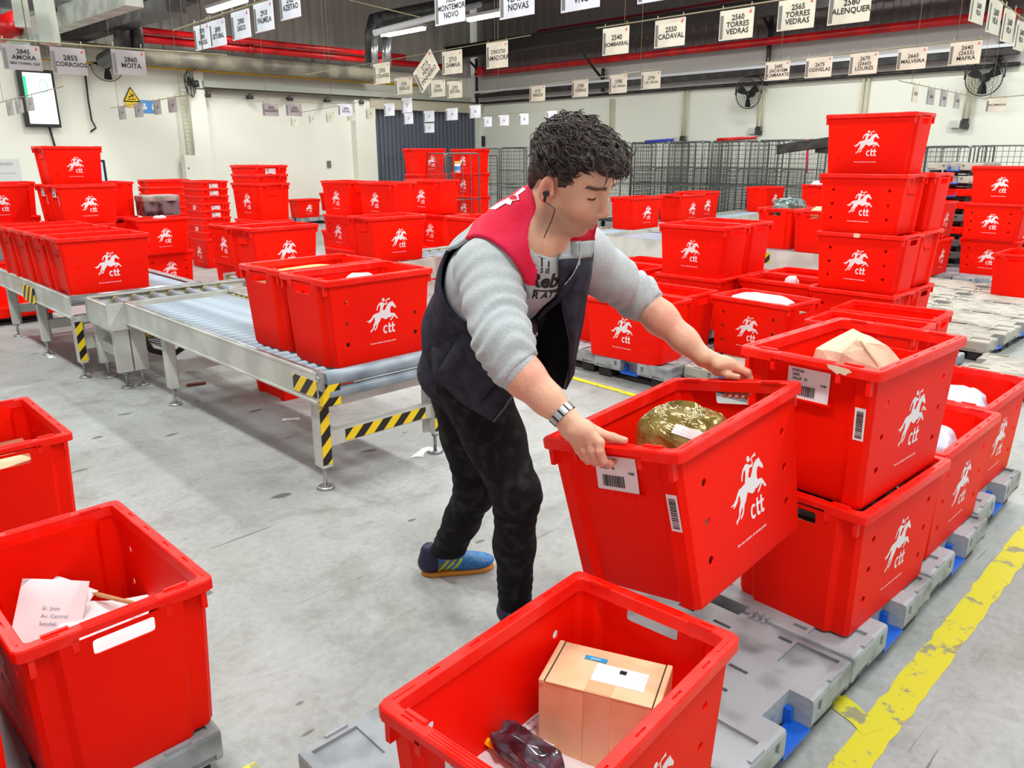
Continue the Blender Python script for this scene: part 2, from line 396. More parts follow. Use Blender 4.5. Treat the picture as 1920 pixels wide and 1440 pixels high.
for i, px in enumerate((388, 468, 543, 613, 676)):
    c = pB(px, 177+(px-388)*0.045, 0.2)
    e = thing('wall_spotlight', ['first', 'second', 'third', 'fourth', 'fifth'][i]+' small black lamp from the ladder rack under the left wall cable bundle', 'lamp', c, 0, 'small black lamps on the left wall')
    bm = MB(); box(bm, (0, 0, -0.02), (0.12, 0.14, 0.08), M=fr(U, V, (0, 0, 1)), bev=0.015); done(bm, 'lamp_head', BLACKP, e)
    bm = MB(); tube(bm, [(0, 0, 0), Vector((0, 0, 0.16)), U*0.12+Vector((0, 0, 0.18))], 0.012, 6); done(bm, 'hook', BLACKP, e)
# pilaster, shutter
c = pB(362, 250, 0.08)
bm = MB(); a0 = abz(pB(355, 260))[0]; a1 = abz(pB(385, 260))[0]
box(bm, ((a0+a1)/2, -0.1, 1.9), (a1-a0, 0.25, 3.8), M=ML); struct(done(bm, 'trim_8', WALLM))
a0 = abz(pB(697, 260))[0]; a1 = abz(pB(885, 260))[0]; zt = zB(790, 209)
bm = MB(); corrugated(bm, a0, a1, 0, zt, 0.13, 0.05, M=fr(U, V, (0, 0, 1), W(0, BW-0.03, 0)))
SH = corr('blue_grey_curtain', (104, 108, 122), (84, 88, 100), 1)
struct(done(bm, 'door_1', SH))
bm = MB(); box(bm, ((a0+a1)/2, -0.12, zt+0.12), (a1-a0+0.3, 0.25, 0.24), M=ML); struct(done(bm, 'trim_9', mat('beige_lintel', (188, 180, 160), 0.6)))
bm = MB(); am = abz(pB(660, 260))[0]; box(bm, ((am+a0)/2, -0.1, zt/2+0.1), (a0-am, 0.2, zt+0.2), M=ML); struct(done(bm, 'trim_10', WALLM))
# ================================================================ red mail crates
CH = 0.397            # height; two stacked crates are 0.392 apart
def crate_proto():
    t = 0.004; hz = 0.371
    def outline(z, ins=0.0):
        k = z/hz
        l = 0.257+0.026*k-ins; d = 0.174+0.011*k-ins; q = 0.016; w1 = 0.118+0.012*k; w2 = w1
        e = 0.012
        p = [(-l, -d+e), (-l+e, -d), (l-e, -d), (l, -d+e),
             (l, -w1-e*0.6), (l+q, -w1+e*0.6), (l+q, w1-e*0.6), (l, w1+e*0.6),
             (l, d-e), (l-e, d), (-l+e, d), (-l, d-e),
             (-l, w2+e*0.6), (-l+q, w2-e*0.6), (-l+q, -w2+e*0.6), (-l, -w2-e*0.6)]
        return p
    bm = MB(); rings = []
    zs = [0.0, 0.012, 0.12, 0.24, hz]
    for z in zs: rings.append([bm.verts.new((x, y, z)) for x, y in outline(z, 0.003 if z == 0 else 0)])
    for z in [hz, 0.24, 0.12, 0.008]: rings.append([bm.verts.new((x, y, z)) for x, y in outline(z, t)])
    for i in range(len(rings)-1):
        A, B = rings[i], rings[i+1]; n = len(A)
        for k in range(n): bm.faces.new((A[k], A[(k+1) % n], B[(k+1) % n], B[k]))
    bm.faces.new(rings[0][::-1]); bm.faces.new(rings[-1])
    body = done(bm, 'body', RED)
    cut = MB()
    for s in (-1, 1):        # hand slots
        vs_ = box(cut, (s*0.285, 0, 0.343), (0.09, 0.125, 0.036), bev=0.008)
        for x in (-0.19, 0.19):
            for z in (0.10, 0.195, 0.29):
                r = bmesh.ops.create_cone(cut, segments=12, radius1=0.0105, radius2=0.0105, depth=0.05, cap_ends=True)
                for v in r['verts']: v.co = Vector((v.co.x+x, v.co.z+s*0.18, z-v.co.y))
    boolean_cut(body, cut)
    for p in body.data.polygons: p.use_smooth = True
    body.data.set_sharp_from_angle(angle=math.radians(28))
    # rim
    bm = MB()
    def rect(x, y, z, e):
        return [(-x, -y+e, z), (-x+e*0.3, -y+e*0.3, z), (-x+e, -y, z), (x-e, -y, z), (x-e*0.3, -y+e*0.3, z), (x, -y+e, z), (x, y-e, z), (x-e*0.3, y-e*0.3, z), (x-e, y, z), (-x+e, y, z), (-x+e*0.3, y-e*0.3, z), (-x, y-e, z)]
    H = CH
    prof = [(0.2735, 0.1735, H-0.031, 0.012), (0.2735, 0.1735, H-0.002, 0.012), (0.2755, 0.1755, H, 0.012), (0.2975, 0.1975, H, 0.016), (0.30, 0.20, H-0.004, 0.018), (0.30, 0.20, H-0.026, 0.018), (0.2965, 0.1965, H-0.026, 0.016), (0.2965, 0.1965, H-0.006, 0.016), (0.2775, 0.1775, H-0.006, 0.014), (0.2775, 0.1775, H-0.031, 0.014)]
    R_ = [[bm.verts.new(v) for v in rect(*p)] for p in prof]
    for i in range(len(R_)):
        A, B = R_[i], R_[(i+1) % len(R_)]; n = len(A)
        for k in range(n): bm.faces.new((A[k], A[(k+1) % n], B[(k+1) % n], B[k]))
    rim = done(bm, 'rim', REDRIM)
    cut = MB()
    for s in (-1, 1):
        for x in (-0.17, -0.06, 0.06, 0.17): box(cut, (x, s*0.1875, H), (0.03, 0.0045, 0.008))
        for y in (-0.13, 0.13): box(cut, (s*0.2875, y, H), (0.0045, 0.028, 0.008))
        box(cut, (s*0.2755, 0, H-0.05), (0.012, 0.125, 0.034))
        box(cut, (s*0.31, 0, H-0.024), (0.05, 0.17, 0.012))
    boolean_cut(rim, cut)
    bm = bmesh.new(); bm.from_mesh(rim.data)
    for s in (-1, 1):
        for k in (-1, 1):
            box(bm, (s*0.288, k*0.172, H-0.045), (0.018, 0.012, 0.044))     # corner brackets
            box(bm, (s*0.296, k*0.093, H-0.033), (0.008, 0.012, 0.03))
            box(bm, (s*0.245, k*0.185, H-0.003), (0.05, 0.004, 0.009))
        for q in (-0.010, -0.004, 0.002, 0.008): box(bm, (s*(0.2875+q), 0, H), (0.0024, 0.15, 0.003))   # grip ribs
        box(bm, (s*0.2745, 0.12, H+0.0005), (0.008, 0.05, 0.006)); box(bm, (s*0.2745, -0.12, H+0.0005), (0.008, 0.05, 0.006))
    bm.to_mesh(rim.data); bm.free()
    for p in rim.data.polygons: p.use_smooth = True
    rim.data.set_sharp_from_angle(angle=math.radians(30))
    # print on both long sides
    logos = {-1: MB(), 1: MB()}
    def place(px, py, s):
        x = (px-745)*0.000168; z = 0.284-(py+0.15*(px-745)-224)*0.0001535
        return x, z
    def put(poly, layer=0.0):
        for s in (-1, 1):
            pts = []
            for px, py in poly:
                x, z = place(px, py, s)
                X = x if s < 0 else -x
                pts.append(Vector((X, s*(0.1742+0.011*z/hz+0.0004+layer*0.4), z)))
            flatpoly(logos[s], pts)
    put([(430, 740), (480, 690), (560, 668), (655, 630), (665, 560), (760, 565), (830, 565), (870, 490), (905, 420), (960, 350), (1030, 310), (1080, 300), (1105, 285), (1115, 315), (1150, 370), (1200, 430), (1212, 480), (1185, 500), (1160, 475), (1110, 455), (1070, 425), (1030, 470), (1010, 530), (1010, 600), (1020, 650), (1130, 650), (1170, 675), (1220, 745), (1265, 800), (1250, 825), (1210, 815), (1150, 735), (1110, 720), (1040, 760), (985, 790), (950, 775), (900, 830), (840, 845), (780, 820), (710, 790), (690, 830), (650, 910), (600, 970), (575, 1060), (545, 1130), (515, 1150), (490, 1190), (468, 1180), (475, 1130), (510, 1110), (530, 1060), (545, 990), (500, 1030), (460, 1110), (430, 1170), (390, 1200), (360, 1240), (338, 1235), (345, 1180), (395, 1150), (425, 1100), (440, 1010), (490, 910), (490, 800), (450, 800), (420, 870), (360, 930), (300, 965), (285, 950), (330, 915), (250, 920), (218, 908), (300, 885), (370, 830)])
    put([(1110, 720), (1160, 740), (1090, 810), (1050, 850), (1020, 880), (998, 870), (1010, 830), (1050, 800)], 0.0002)
    put([(665, 600), (685, 480), (680, 410), (700, 340), (740, 320), (800, 345), (830, 360), (800, 440), (770, 500), (755, 570), (760, 640), (690, 640)], 0.0003)
    put([(740, 320), (690, 330), (620, 390), (580, 460), (560, 540), (565, 585), (590, 575), (600, 510), (640, 430), (700, 390)], 0.0004)
    put([(790, 350), (860, 365), (885, 340), (880, 280), (905, 270), (915, 350), (895, 400), (830, 405), (795, 400)], 0.0005)
    put([(790+44*math.cos(a), 252+52*math.sin(a)) for a in [k*math.pi/6 for k in range(12)]], 0.0002)
    put([(830, 285), (900, 235), (960, 205), (995, 180), (1012, 240), (960, 245), (900, 260), (840, 295)], 0.0001)
    # lettering ctt
    def g(poly): put([(x, y-0.15*(x-745)) for x, y in poly])
    cx, cy, ro, ri = 840, 1165, 92, 44
    arc = [math.radians(a) for a in range(45, 316, 18)]
    g([(cx+ro*math.cos(a)*0.9, cy+ro*1.38*math.sin(a)) for a in arc]+[(cx+ri*math.cos(a)*0.9+4, cy+(ro-42)*1.55*math.sin(a)) for a in arc[::-1]])
    for x0 in (925, 1045):
        g([(x0, 1060), (x0+14, 1060), (x0+18, 985), (x0+62, 975), (x0+62, 1060), (x0+112, 1060), (x0+112, 1112), (x0+62, 1112), (x0+62, 1220), (x0+76, 1240), (x0+112, 1232), (x0+114, 1282), (x0+70, 1294), (x0+26, 1276), (x0+12, 1230), (x0+12, 1112), (x0, 1112)])
    for s in (-1, 1):
        z = 0.082; M = Matrix.Translation((0, 0, 0))
        ex = Vector((1, 0, 0)) if s < 0 else Vector((-1, 0, 0)); ez = Vector((0, s*0.03, 1)).normalized()
        addtext(logos[s], 'Para uso exclusivo do serviço postal', 0.0098, fr(ex, ex.cross(ez)*-1 if False else ez, ex.cross(ez), (0, s*(0.1742+0.011*z/hz+0.0009), z)), bold=0.0002)
    logo = done(logos[-1], 'printed_logo', WHITEINK); logo2 = done(logos[1], 'printed_logo', WHITEINK)
    # label holder on the labelled end (-x), its card, and the barcode sticker on the corner
    xe = lambda z: -(0.257+0.026*z/hz)+0.016
    bm = MB()
    for z, h in ((0.366, 0.005), (0.272, 0.006)):
        box(bm, (xe(z)-0.005, 0.0, z), (0.012, 0.135, h))
    box(bm, (xe(0.32)+0.0005, 0, 0.318), (0.0016, 0.134, 0.092))
    for y in (-0.045, -0.015, 0.015, 0.045): box(bm, (xe(0.27)-0.006, y, 0.2665), (0.008, 0.003, 0.010))
    holder = done(bm, 'label_holder', RED)
    bm = MB()
    L = lambda y, z, o: Vector((xe(z)-0.0035-o-0.006*((0.366-z)/0.09)**2, y, z))
    nz = 6; rows = []
    for i in range(nz+1):
        z = 0.3635-0.092*i/nz
        rows.append([bm.verts.new(L(y, z, 0.0)) for y in (0.060, -0.060)])
    for i in range(nz): bm.faces.new((rows[i][0], rows[i][1], rows[i+1][1], rows[i+1][0]))
    rnd = random.Random(3); y = 0.042
    while y > -0.02:
        w_ = rnd.choice((0.0012, 0.002, 0.003)); bm.faces.new([bm.verts.new(L(yy, zz, 0.0012)) for yy, zz in ((y, 0.312), (y-w_, 0.312), (y-w_, 0.284), (y, 0.284))]).material_index = 1
        y -= w_+rnd.choice((0.0012, 0.002))
    for s_, yy, zz, sz in (('POSTAL', 0.030, 0.352, 0.010), ('2620', 0.036, 0.341, 0.010), ('SA.LX   N', 0.024, 0.330, 0.010), ('1340', -0.043, 0.322, 0.009)):
        addtext(bm, s_, sz, fr((0, -1, 0), (0, 0, 1), (-1, 0, 0), L(yy, zz, 0.0012)), 1, bold=0.0003)
    card = done(bm, 'label_card', [PAPER, INK])
    bm = MB()
    xo = lambda z, o=0.0: -(0.257+0.026*z/hz)-0.0008-o
    def q4(y0, y1, z0, z1, mi, o): bm.faces.new([bm.verts.new((xo(z, o), y, z)) for y, z in ((y0, z0), (y1, z0), (y1, z1), (y0, z1))]).material_index = mi
    q4(-0.138, -0.166, 0.20, 0.29, 0, 0)
    z = 0.207
    while z < 0.282:
        h = rnd.choice((0.001, 0.002, 0.003)); q4(-0.143, -0.161, z, z+h, 1, 0.0006); z += h+rnd.choice((0.001, 0.0018))
    sticker = done(bm, 'barcode_sticker', [PAPER, INK])
    for o in (body, rim, logo, holder, card, sticker, logo2):
        if o.name not in COL.objects: COL.objects.link(o)
    return body, rim, logo, holder, card, sticker, logo2
_proto = crate_proto()
_used = [False]*7
def crate(a, b, zrim, yaw, label, lab=False, group=None, rot=None, loc=None):
    """a, b: centre in the hall's own directions; yaw in degrees of the long axis; lab: labelled end shown"""
    e = thing('mail_crate', label, 'crate', loc if loc is not None else W(a, b, zrim-CH), math.radians(yaw), group, rot)
    for i, p in enumerate(_proto):
        if i in (4, 5) and not lab: continue
        if _used[i]: c = p.copy(); COL.objects.link(c)
        else: c = p; _used[i] = True
        c.parent = e
    return e
P = lambda n: 0.547+0.392*(n-1)
FL = lambda n: 0.397+0.392*(n-1)
K = 0.947
CR = {}
# key: a, b, z of rim, yaw of the visible end's side, labelled, label
T_ = [
 ('R0', 2.25, .87, P(1), 42+180, 0, 'bottom red crate directly under the one holding brown paper'),
 ('R1', 2.24, .88, P(2), 42, 1, 'red crate holding a crumpled brown paper parcel, stacked on another beside the lifted crate'),
 ('N2', 2.86, .885, P(1), 44.1+180, 0, 'red crate directly behind the crate with brown paper, dark hand slot showing'),
 ('N3', 3.47, .93, P(1), 44+180, 0, 'farthest red crate along the yellow line, with pale blue bag'),
 ('F', .93, .81, P(1), 49.3, 1, 'red crate in front holding the brown cardboard box'),
 ('L1', .39, 1.88, P(1), 135.2+180, 0, 'red crate with white envelopes and a wooden stick on the left pallet'),
 ('L2', .46, 3.16, P(1), 134+180, 0, 'red crate behind the wooden stick crate, cut by the picture edge'),
 ('L3', -.03, 1.86, P(1), 135+180, 0, 'red crate corner left of the crate with the wooden stick'),
 ('K1', 2.0, 3.11, K, 45.3+180, 0, 'red crate at the front end of the roller conveyor with a white parcel inside'),
 ('K2', 2.01, 3.54, K, 46.2+180, 0, 'red crate with yellow paper inside, second on the roller conveyor'),
 ('Q1', 1.71, 5.93, K, 44, 0, 'nearest of four red crates in a row at the left conveyor end'),
 ('Q2', 1.70, 6.34, K, 44, 0, 'second red crate of the row at the left end of the conveyor'),
 ('Q3', 1.69, 6.75, K, 44, 0, 'third red crate of the row at the left end of the conveyor'),
 ('Q4', 1.68, 7.16, K, 44, 0, 'fourth and last red crate of the row at the left end of the conveyor'),
 ('T1', 2.66, 9.75, FL(4), 46, 0, 'single red crate on top of the tall stack by the wall screen'),
 ('T2', 2.61, 9.27, FL(3), 44, 1, 'red crate just under the top crate of the tall stack by the wall screen'),
 ('T2a', 2.61, 9.69, FL(3), 44, 1, 'red crate behind and beside the one under the top crate near the wall screen'),
 ('T3', 2.5, 9.15, FL(2), 47, 0, 'wide rimmed red crate below the pair under the top crate near the wall screen'),
 ('T4', 2.5, 9.15, FL(1), 47, 0, 'bottom red crate of the tall stack by the wall screen'),
 ('T3a', 2.6, 9.62, FL(2), 45, 0, 'rear crate of the second layer in the stack near the wall screen'),
 ('T4a', 2.6, 9.62, FL(1), 45, 0, 'rear bottom crate in the stack near the wall screen'),
 ('X1', 3.38, 9.39, FL(2), 45.6, 0, 'red crate with logo in front of the tall nested stack'),
 ('X0', 3.44, 9.5, FL(1), 44, 0, 'bottom crate with logo in front of the tall nested stack, floor level'),
 ('Y1', 4.17, 8.34, FL(3), -42+180, 0, 'red crate under two nested crates before the cream wall'),
 ('Y0', 4.17, 8.34, FL(2), -44+180, 0, 'red crate beneath the one carrying two nested crates'),
 ('Y00', 4.17, 8.34, FL(1), -44+180, 0, 'floor crate of the stack carrying two nested crates'),
 ('Z1', 2.94, 5.74, K, 47.8, 0, 'red crate with large logo on the conveyor behind the yellow paper crate'),
 ('Z2', 3.62, 7.8, FL(2), -44.7+180, 0, 'red crate with a small logo left of the large logo crate on the conveyor'),
 ('Z3', 3.71, 7.95, FL(1), -44.6+180, 0, 'floor level crate just left behind the yellow paper crate'),
 ('CC1', 4.16, 5.93, K, 42, 0, 'red crate on the conveyor behind the front crates, left of the bent man'),
 ('CC2', 6.07, 7.52, FL(2), -46+180, 0, 'red crate with half hidden logo just right of the conveyor crate'),
 ('CC2f', 6.07, 7.52, FL(1), -46+180, 0, 'floor crate under the half hidden logo crate'),
 ('CC3', 4.64, 5.16, K, -46, 0, 'red crate close to the bent man\'s shoulder'),
 ('AA1', 5.21, 8.19, FL(3), -45.7+180, 0, 'first crate from the cream wall of three side by side at the same height'),
 ('AA2', 5.25, 7.45, FL(3), -46, 1, 'middle crate with a white tag of three side by side at the same height'),
 ('AA3', 6.1, 7.72, FL(3), -44, 1, 'crate with white holes nearest the man of three side by side'),
 ('AA1b', 5.21, 8.19, FL(2), -45.7+180, 0, 'red crate directly below the first of the three side by side'),
 ('AA2b', 5.25, 7.45, FL(2), -46+180, 0, 'red crate directly below the middle one of the three side by side'),
 ('AA1c', 5.21, 8.19, FL(1), -45.7+180, 0, 'floor crate below the first of the three side by side'),
 ('AA2c', 5.25, 7.45, FL(1), -46+180, 0, 'floor crate below the middle one of the three side by side'),
 ('BB1', 8.08, 10.39, FL(4), 43, 0, 'top red crate before the blue grey curtain'),
 ('BB1b', 8.12, 10.4, FL(3), 44, 0, 'red crate under the top one before the blue grey curtain'),
 ('BB1c', 8.12, 10.4, FL(2), 44, 0, 'third from the top crate before the blue grey curtain'),
 ('BB1d', 8.12, 10.4, FL(1), 44, 0, 'floor crate of the stack before the blue grey curtain'),
 ('BB2', 9.2, 10.55, FL(4), -44+180, 0, 'red crate behind the wire trolley, beside the top one before the curtain'),
 ('BB2b', 9.2, 10.55, FL(3), -44+180, 0, 'second crate down behind the wire trolley'),
 ('BB2c', 9.2, 10.55, FL(2), -44+180, 0, 'third crate down behind the wire trolley'),
 ('BB2d', 9.2, 10.55, FL(1), -44+180, 0, 'floor crate behind the wire trolley'),
 ('DD', 9.03, 16.02, P(1), 44, 0, 'small distant red crate with logo in the gap under the cream wall'),
 ('DD2', 9.75, 15.9, P(1)+.12, 44, 0, 'distant red crate just right of the small one under the cream wall'),
 ('EE', 5.5, 8.75, P(1), -46+180, 0, 'low red crate with half a logo seen between the large conveyor crates'),
 ('FF1', 8.29, 6.26, K, 42.4+180, 0, 'red crate alone on the far conveyor just right of the man\'s head'),
 ('FF2', 10.1, 6.52, K, 42.5, 1, 'red crate with white strip on the far conveyor behind the mid stack'),
 ('FF3', 9.6, 6.45, K-.02, 44, 0, 'red crate mostly hidden left behind the one with the white strip'),
 ('FF4', 12.34, 6.65, K, 41.5+180, 0, 'red crate farthest along the conveyor before the wire cages'),
 ('FF5', 12.55, 5.80, 0.602+CH, 43.9, 0, 'red crate with a silver bag beside the folded black trolleys'),
 ('GG1', 7.66, 3.85, K, 43.9+180, 0, 'red crate with a dark green bag on the side conveyor'),
 ('GG2', 7.56, 3.41, K, 44+180, 0, 'red crate with orange paper on the side conveyor, beside the tall stack'),
 ('P1', 5.39, 3.40, P(2), -46, 1, 'top red crate of the mid stack behind the man\'s arm, logo to the front'),
 ('P1b', 5.80, 3.43, P(2), -46, 1, 'top red crate directly behind the front one of the mid stack'),
 ('P0', 5.40, 3.42, P(1), -45.8+180, 0, 'bottom red crate of the mid stack behind the man\'s arm'),
 ('P0b', 5.81, 3.43, P(1), -46+180, 0, 'rear bottom red crate of the mid stack'),
 ('M0', 4.17, 3.10, P(1), -43, 1, 'red crate with logo at the pallet corner under the man\'s outstretched arm'),
 ('M0b', 4.60, 3.17, P(1), -46, 1, 'red crate right behind the one at the pallet corner under the arm'),
 ('M1', 4.79, 2.52, P(1), -50.4, 1, 'red crate with a flat white parcel showing above its rim'),
 ('M2', 5.64, 2.80, P(1), -47, 1, 'red crate with a small white paper tip inside, behind the flat white parcel'),
 ('M2b', 6.06, 2.82, P(1), -46, 0, 'empty red crate behind the one with the small white paper tip'),
 ('JJ', 4.42, 3.74, P(1), -46, 1, 'red crate half hidden by the open vest, with a cut off logo'),
 ('HH', 5.80, 4.16, P(1), -46, 0, 'low red crate left of the mid stack above the sleeve'),
 ('HH2', 5.38, 4.14, P(1), -46, 0, 'low red crate in front of its twin left of the mid stack'),
 ('S3', 5.75, 2.29, P(4), -45, 1, 'topmost red crate of the tall stack of four'),
 ('S2', 5.66, 2.25, P(3), -46.1+180, 0, 'second crate from the top in the tall stack of four'),
 ('S1', 5.62, 2.21, P(2), -46.1, 1, 'third crate from the top in the front tall stack, tag on its rim'),
 ('S0', 5.59, 2.21, P(1), -46.2+180, 0, 'bottom crate of the front tall stack'),
 ('S2b', 6.07, 2.22, P(3), -46, 1, 'top crate of the rear tall stack, with a curled tag'),
 ('S1b', 6.03, 2.22, P(2), -46+180, 0, 'middle crate of the rear tall stack'),
 ('S0b', 6.00, 2.22, P(1), -46, 1, 'bottom crate of the rear tall stack'),
 ('NN', 4.92, 1.75, P(1), -42.5, 0, 'farther of two empty open red crates behind the brown paper crate'),
 ('NN2', 4.47, 1.70, P(1), -43, 0, 'nearer of two empty open red crates behind the brown paper crate'),
 ('OO3', 10.0, 2.55, P(3), -46.3, 0, 'top crate of the stack of three by the grey pallets'),
 ('OO2', 9.98, 2.58, P(2), -46.3, 0, 'middle crate of the stack of three by the grey pallets'),
 ('OO1', 10.04, 2.57, P(1), -47.3, 0, 'bottom crate of the stack of three by the grey pallets'),
 ('QQ2', 9.81, 3.21, P(2), 44, 0, 'upper red crate partly hidden behind the tall stack'),
 ('QQ1', 9.59, 3.13, P(1), 44, 0, 'lower red crate with scraped logo partly hidden behind the tall stack'),
 ('PP', 8.79, 1.97, P(1), 44+180, 0, 'red crate standing alone on the empty pallets with a white tag on its rim'),
 ('U1', 1.98, 10.1, FL(3), 44, 1, 'upper red crate with white tag left of the tall stack near the screen'),
 ('U1b', 2.25, 11.0, FL(3), 44, 1, 'rear upper red crate left of the tall stack near the screen'),
 ('U2', 1.98, 10.1, FL(2), 44, 1, 'lower red crate with white tag left of the tall stack near the screen'),
 ('U2b', 2.25, 11.0, FL(2), 44, 0, 'rear lower red crate left of the tall stack near the screen'),
 ('U3', 1.98, 10.1, FL(1), 44, 0, 'floor level red crate left of the tall stack near the screen'),
 ('U3b', 2.25, 11.0, FL(1), 44, 0, 'rear floor level crate left of the tall stack near the screen'),
 ('U0', 1.45, 8.57, P(1), 44, 0, 'red crate with logo on the red pallet at the far left'),
 ('V1', 3.15, 10.15, FL(3), -46, 0, 'red crate with a peeling logo between the tall stack and the nested stack'),
 ('V2', 3.15, 10.15, FL(2), -46, 0, 'crate below the one with the peeling logo'),
 ('V3', 3.15, 10.15, FL(1), -46, 0, 'floor crate below the one with the peeling logo'),
 ('UC', 2.42, 4.45, FL(1), 44, 0, 'red crate on the floor behind the roller conveyor legs'),
]
for k, a, b, z, yaw, lb, label in T_:
    CR[k] = crate(a, b, z, yaw, label, bool(lb))
# nested stacks of empty crates, same way round, sunk into each other
def nested(a, b, yaw, z0, n, where, pitch=0.094, lab=True, first=CH):
    for i in range(n):
        lv = 'bottom' if i == 0 else ('topmost' if i == n-1 else ['second', 'third', 'fourth', 'fifth', 'sixth', 'seventh', 'eighth', 'ninth', 'tenth'][i-1]+' from the bottom')
        crate(a+(i % 3-1)*0.004, b+((i*7) % 3-1)*0.004, z0+first+i*pitch, yaw, lv+' of the nested crates '+where, lab and i % 3 != 0, 'nested crates '+where)
nested(4.40, 11.75, 44, 0.0, 9, 'left of the cream wall', lab=False)
nested(4.55, 10.7, 134, 0.0, 9, 'with white tags beside the cream wall')
nested(4.18, 8.36, -46+180, P(3)-0.15-0.0, 2, 'sitting on a crate before the cream wall', first=0.094)
# the lifted crate, tilted in the man's hands
HR = Euler((math.radians(-9.70), math.radians(-3.16), math.radians(46.0)), 'XYZ')
HM = HR.to_matrix().to_4x4(); HM.translation = Vector((0.4164, 1.8737, 0.8377)) - HR.to_matrix() @ Vector((0, 0, CH))
CR['H'] = crate(0, 0, 0, 0, 'tilted red crate lifted by the man in the vest, gold parcel inside', True, rot=HR, loc=HM.translation)

def rim_sticker(key, pts, axis, c):
    """torn paper left on the rim: pts in (along, z)"""
    bm = MB(); flatpoly(bm, [Vector((c, u, z)) if axis == 'x' else Vector((u, c, z)) for u, z in pts]); done(bm, 'torn_sticker', mat('aged_paper', (226, 208, 176), 0.7), CR[key])
rim_sticker('R1', [(-.060, .393), (-.085, .394), (-.12, .391), (-.128, .384), (-.118, .380), (-.112, .373), (-.098, .376), (-.09, .372), (-.078, .379), (-.066, .384)], 'x', -.3006)
rim_sticker('S1', [(-.03, .398), (.015, .397), (.012, .372), (.002, .369), (-.028, .371)], 'y', -.2008)
rim_sticker('K2', [(.10, .34), (.155, .345), (.15, .325), (.11, .322)], 'x', -.288)
# ================================================================ half pallets (0.8 x 0.6 x 0.15)
def pallet_proto(mats, name):
    M_ = mats
    bm = MB()
    box(bm, (0, 0, 0.108), (0.8, 0.6, 0.084), bev=0.012)
    deck = done(bm, 'deck', [M_, GREYD])
    cut = MB()
    for s in (-1, 1):
        box(cut, (s*0.40, 0, 0.11), (0.13, 0.14, 0.2))
        box(cut, (0, s*0.30, 0.11), (0.14, 0.05, 0.2))
        for k in (-1, 1):
            box(cut, (s*0.315, k*0.215, 0.150), (0.12, 0.12, 0.018))          # corner trays
            box(cut, (s*0.13, k*0.12, 0.15), (0.055, 0.013, 0.12)); box(cut, (s*0.20, k*0.05, 0.15), (0.055, 0.013, 0.12))
            box(cut, (s*0.06, k*0.20, 0.15), (0.055, 0.013, 0.12))
            box(cut, (s*0.225, k*0.26, 0.15), (0.04, 0.014, 0.10))
            box(cut, (s*0.40, k*0.11, 0.115), (0.03, 0.022, 0.034)); box(cut, (s*0.13, k*0.30, 0.115), (0.022, 0.03, 0.034))
            box(cut, (s*0.40, k*0.235, 0.078), (0.02, 0.09, 0.02)); box(cut, (s*0.26, k*0.30, 0.078), (0.14, 0.02, 0.02))
            for q in (-0.02, 0.03): box(cut, (s*0.315+q, k*0.215-q, 0.14), (0.008, 0.008, 0.02))
    boolean_cut(deck, cut)
    bm = bmesh.new(); bm.from_mesh(deck.data)
    for s in (-1, 1):
        for k in (-1, 1):
            for q in range(3): box(bm, (s*(0.10+0.02*q), k*0.29, 0.152), (0.006, 0.018, 0.008))
            box(bm, (s*0.392, k*0.2, 0.152), (0.01, 0.06, 0.006))
    bm.to_mesh(deck.data); bm.free()
    feet = []
    for s in (-1, 1):
        for k in (-1, 1):
            bm = MB(); box(bm, (0, 0, 0.035), (0.11, 0.11, 0.07), bev=0.012); box(bm, (0, 0, 0.04), (0.03, 0.118, 0.06)); feet.append(done(bm, 'foot', BLACKP, loc=(s*0.32, k*0.22, 0)))
    bm = MB()
    for k in (-1, 1): box(bm, (0, k*0.22, 0.012), (0.60, 0.07, 0.018))
    run = done(bm, 'runner', BLACKP)
    cl = []
    for s in (-1, 1):
        bm = MB(); box(bm, (s*0.372, 0, 0.062), (0.055, 0.14, 0.012)); box(bm, (s*0.345, -0.055, 0.085), (0.02, 0.018, 0.05)); box(bm, (s*0.345, 0.055, 0.085), (0.02, 0.018, 0.05))
        cl.append(done(bm, 'clip', BLUEP))
    bm = MB(); box(bm, (0, 0, 0.045), (0.52, 0.30, 0.04)); under = done(bm, 'underframe', BLACKP)
    return [deck, run, under]+feet+cl
GREYP2 = mat('pale_grey_plastic', (178, 177, 166), 0.6, rgb2=(132, 131, 122), scale=6.0, lo=0.45, hi=0.75)
_pp = {'g': pallet_proto(GREYP, 'g'), 'r': pallet_proto(RED, 'r'), 'd': pallet_proto(mat('dark_grey_plastic', (92, 92, 90), 0.6), 'd'), 'w': pallet_proto(GREYP2, 'w')}
_pu = {k: False for k in _pp}
def pallet(a, b, turn, label, z=0.0, col='g', group=None, d=0.0):
    """turn 0: long side along U; 90: along V"""
    e = thing('plastic_pallet', label, 'pallet', W(a, b, z), TH+math.radians(turn+d), group)
    for p in _pp[col]:
        if _pu[col]: c = p.copy(); COL.objects.link(c)
        else: c = p
        c.parent = e
    _pu[col] = True
    return e
pallet(0.96, 1.0, 90, 'grey pallet under the front crate with the cardboard box')
pallet(1.60, 1.05, 90, 'bare grey pallet with blue clip right of the front crate, under the lifted crate')
pallet(2.21, 1.05, 90, 'grey pallet under the two stacked crates by the yellow line')
pallet(2.82, 1.06, 90, 'third grey pallet along the yellow line')
pallet(3.43, 1.10, 90, 'farthest grey pallet along the yellow line')
pallet(0.27, 1.99, 90, 'grey pallet under the crate with the wooden stick')
pallet(0.30, 3.05, 90, 'grey pallet under the cut off crate behind the wooden stick')
pallet(4.40, 3.03, 0, 'grey pallet with blue clip under the crate below the man\'s arm')
pallet(4.42, 3.64, 0, 'grey pallet beside the vest, under the half hidden crate')
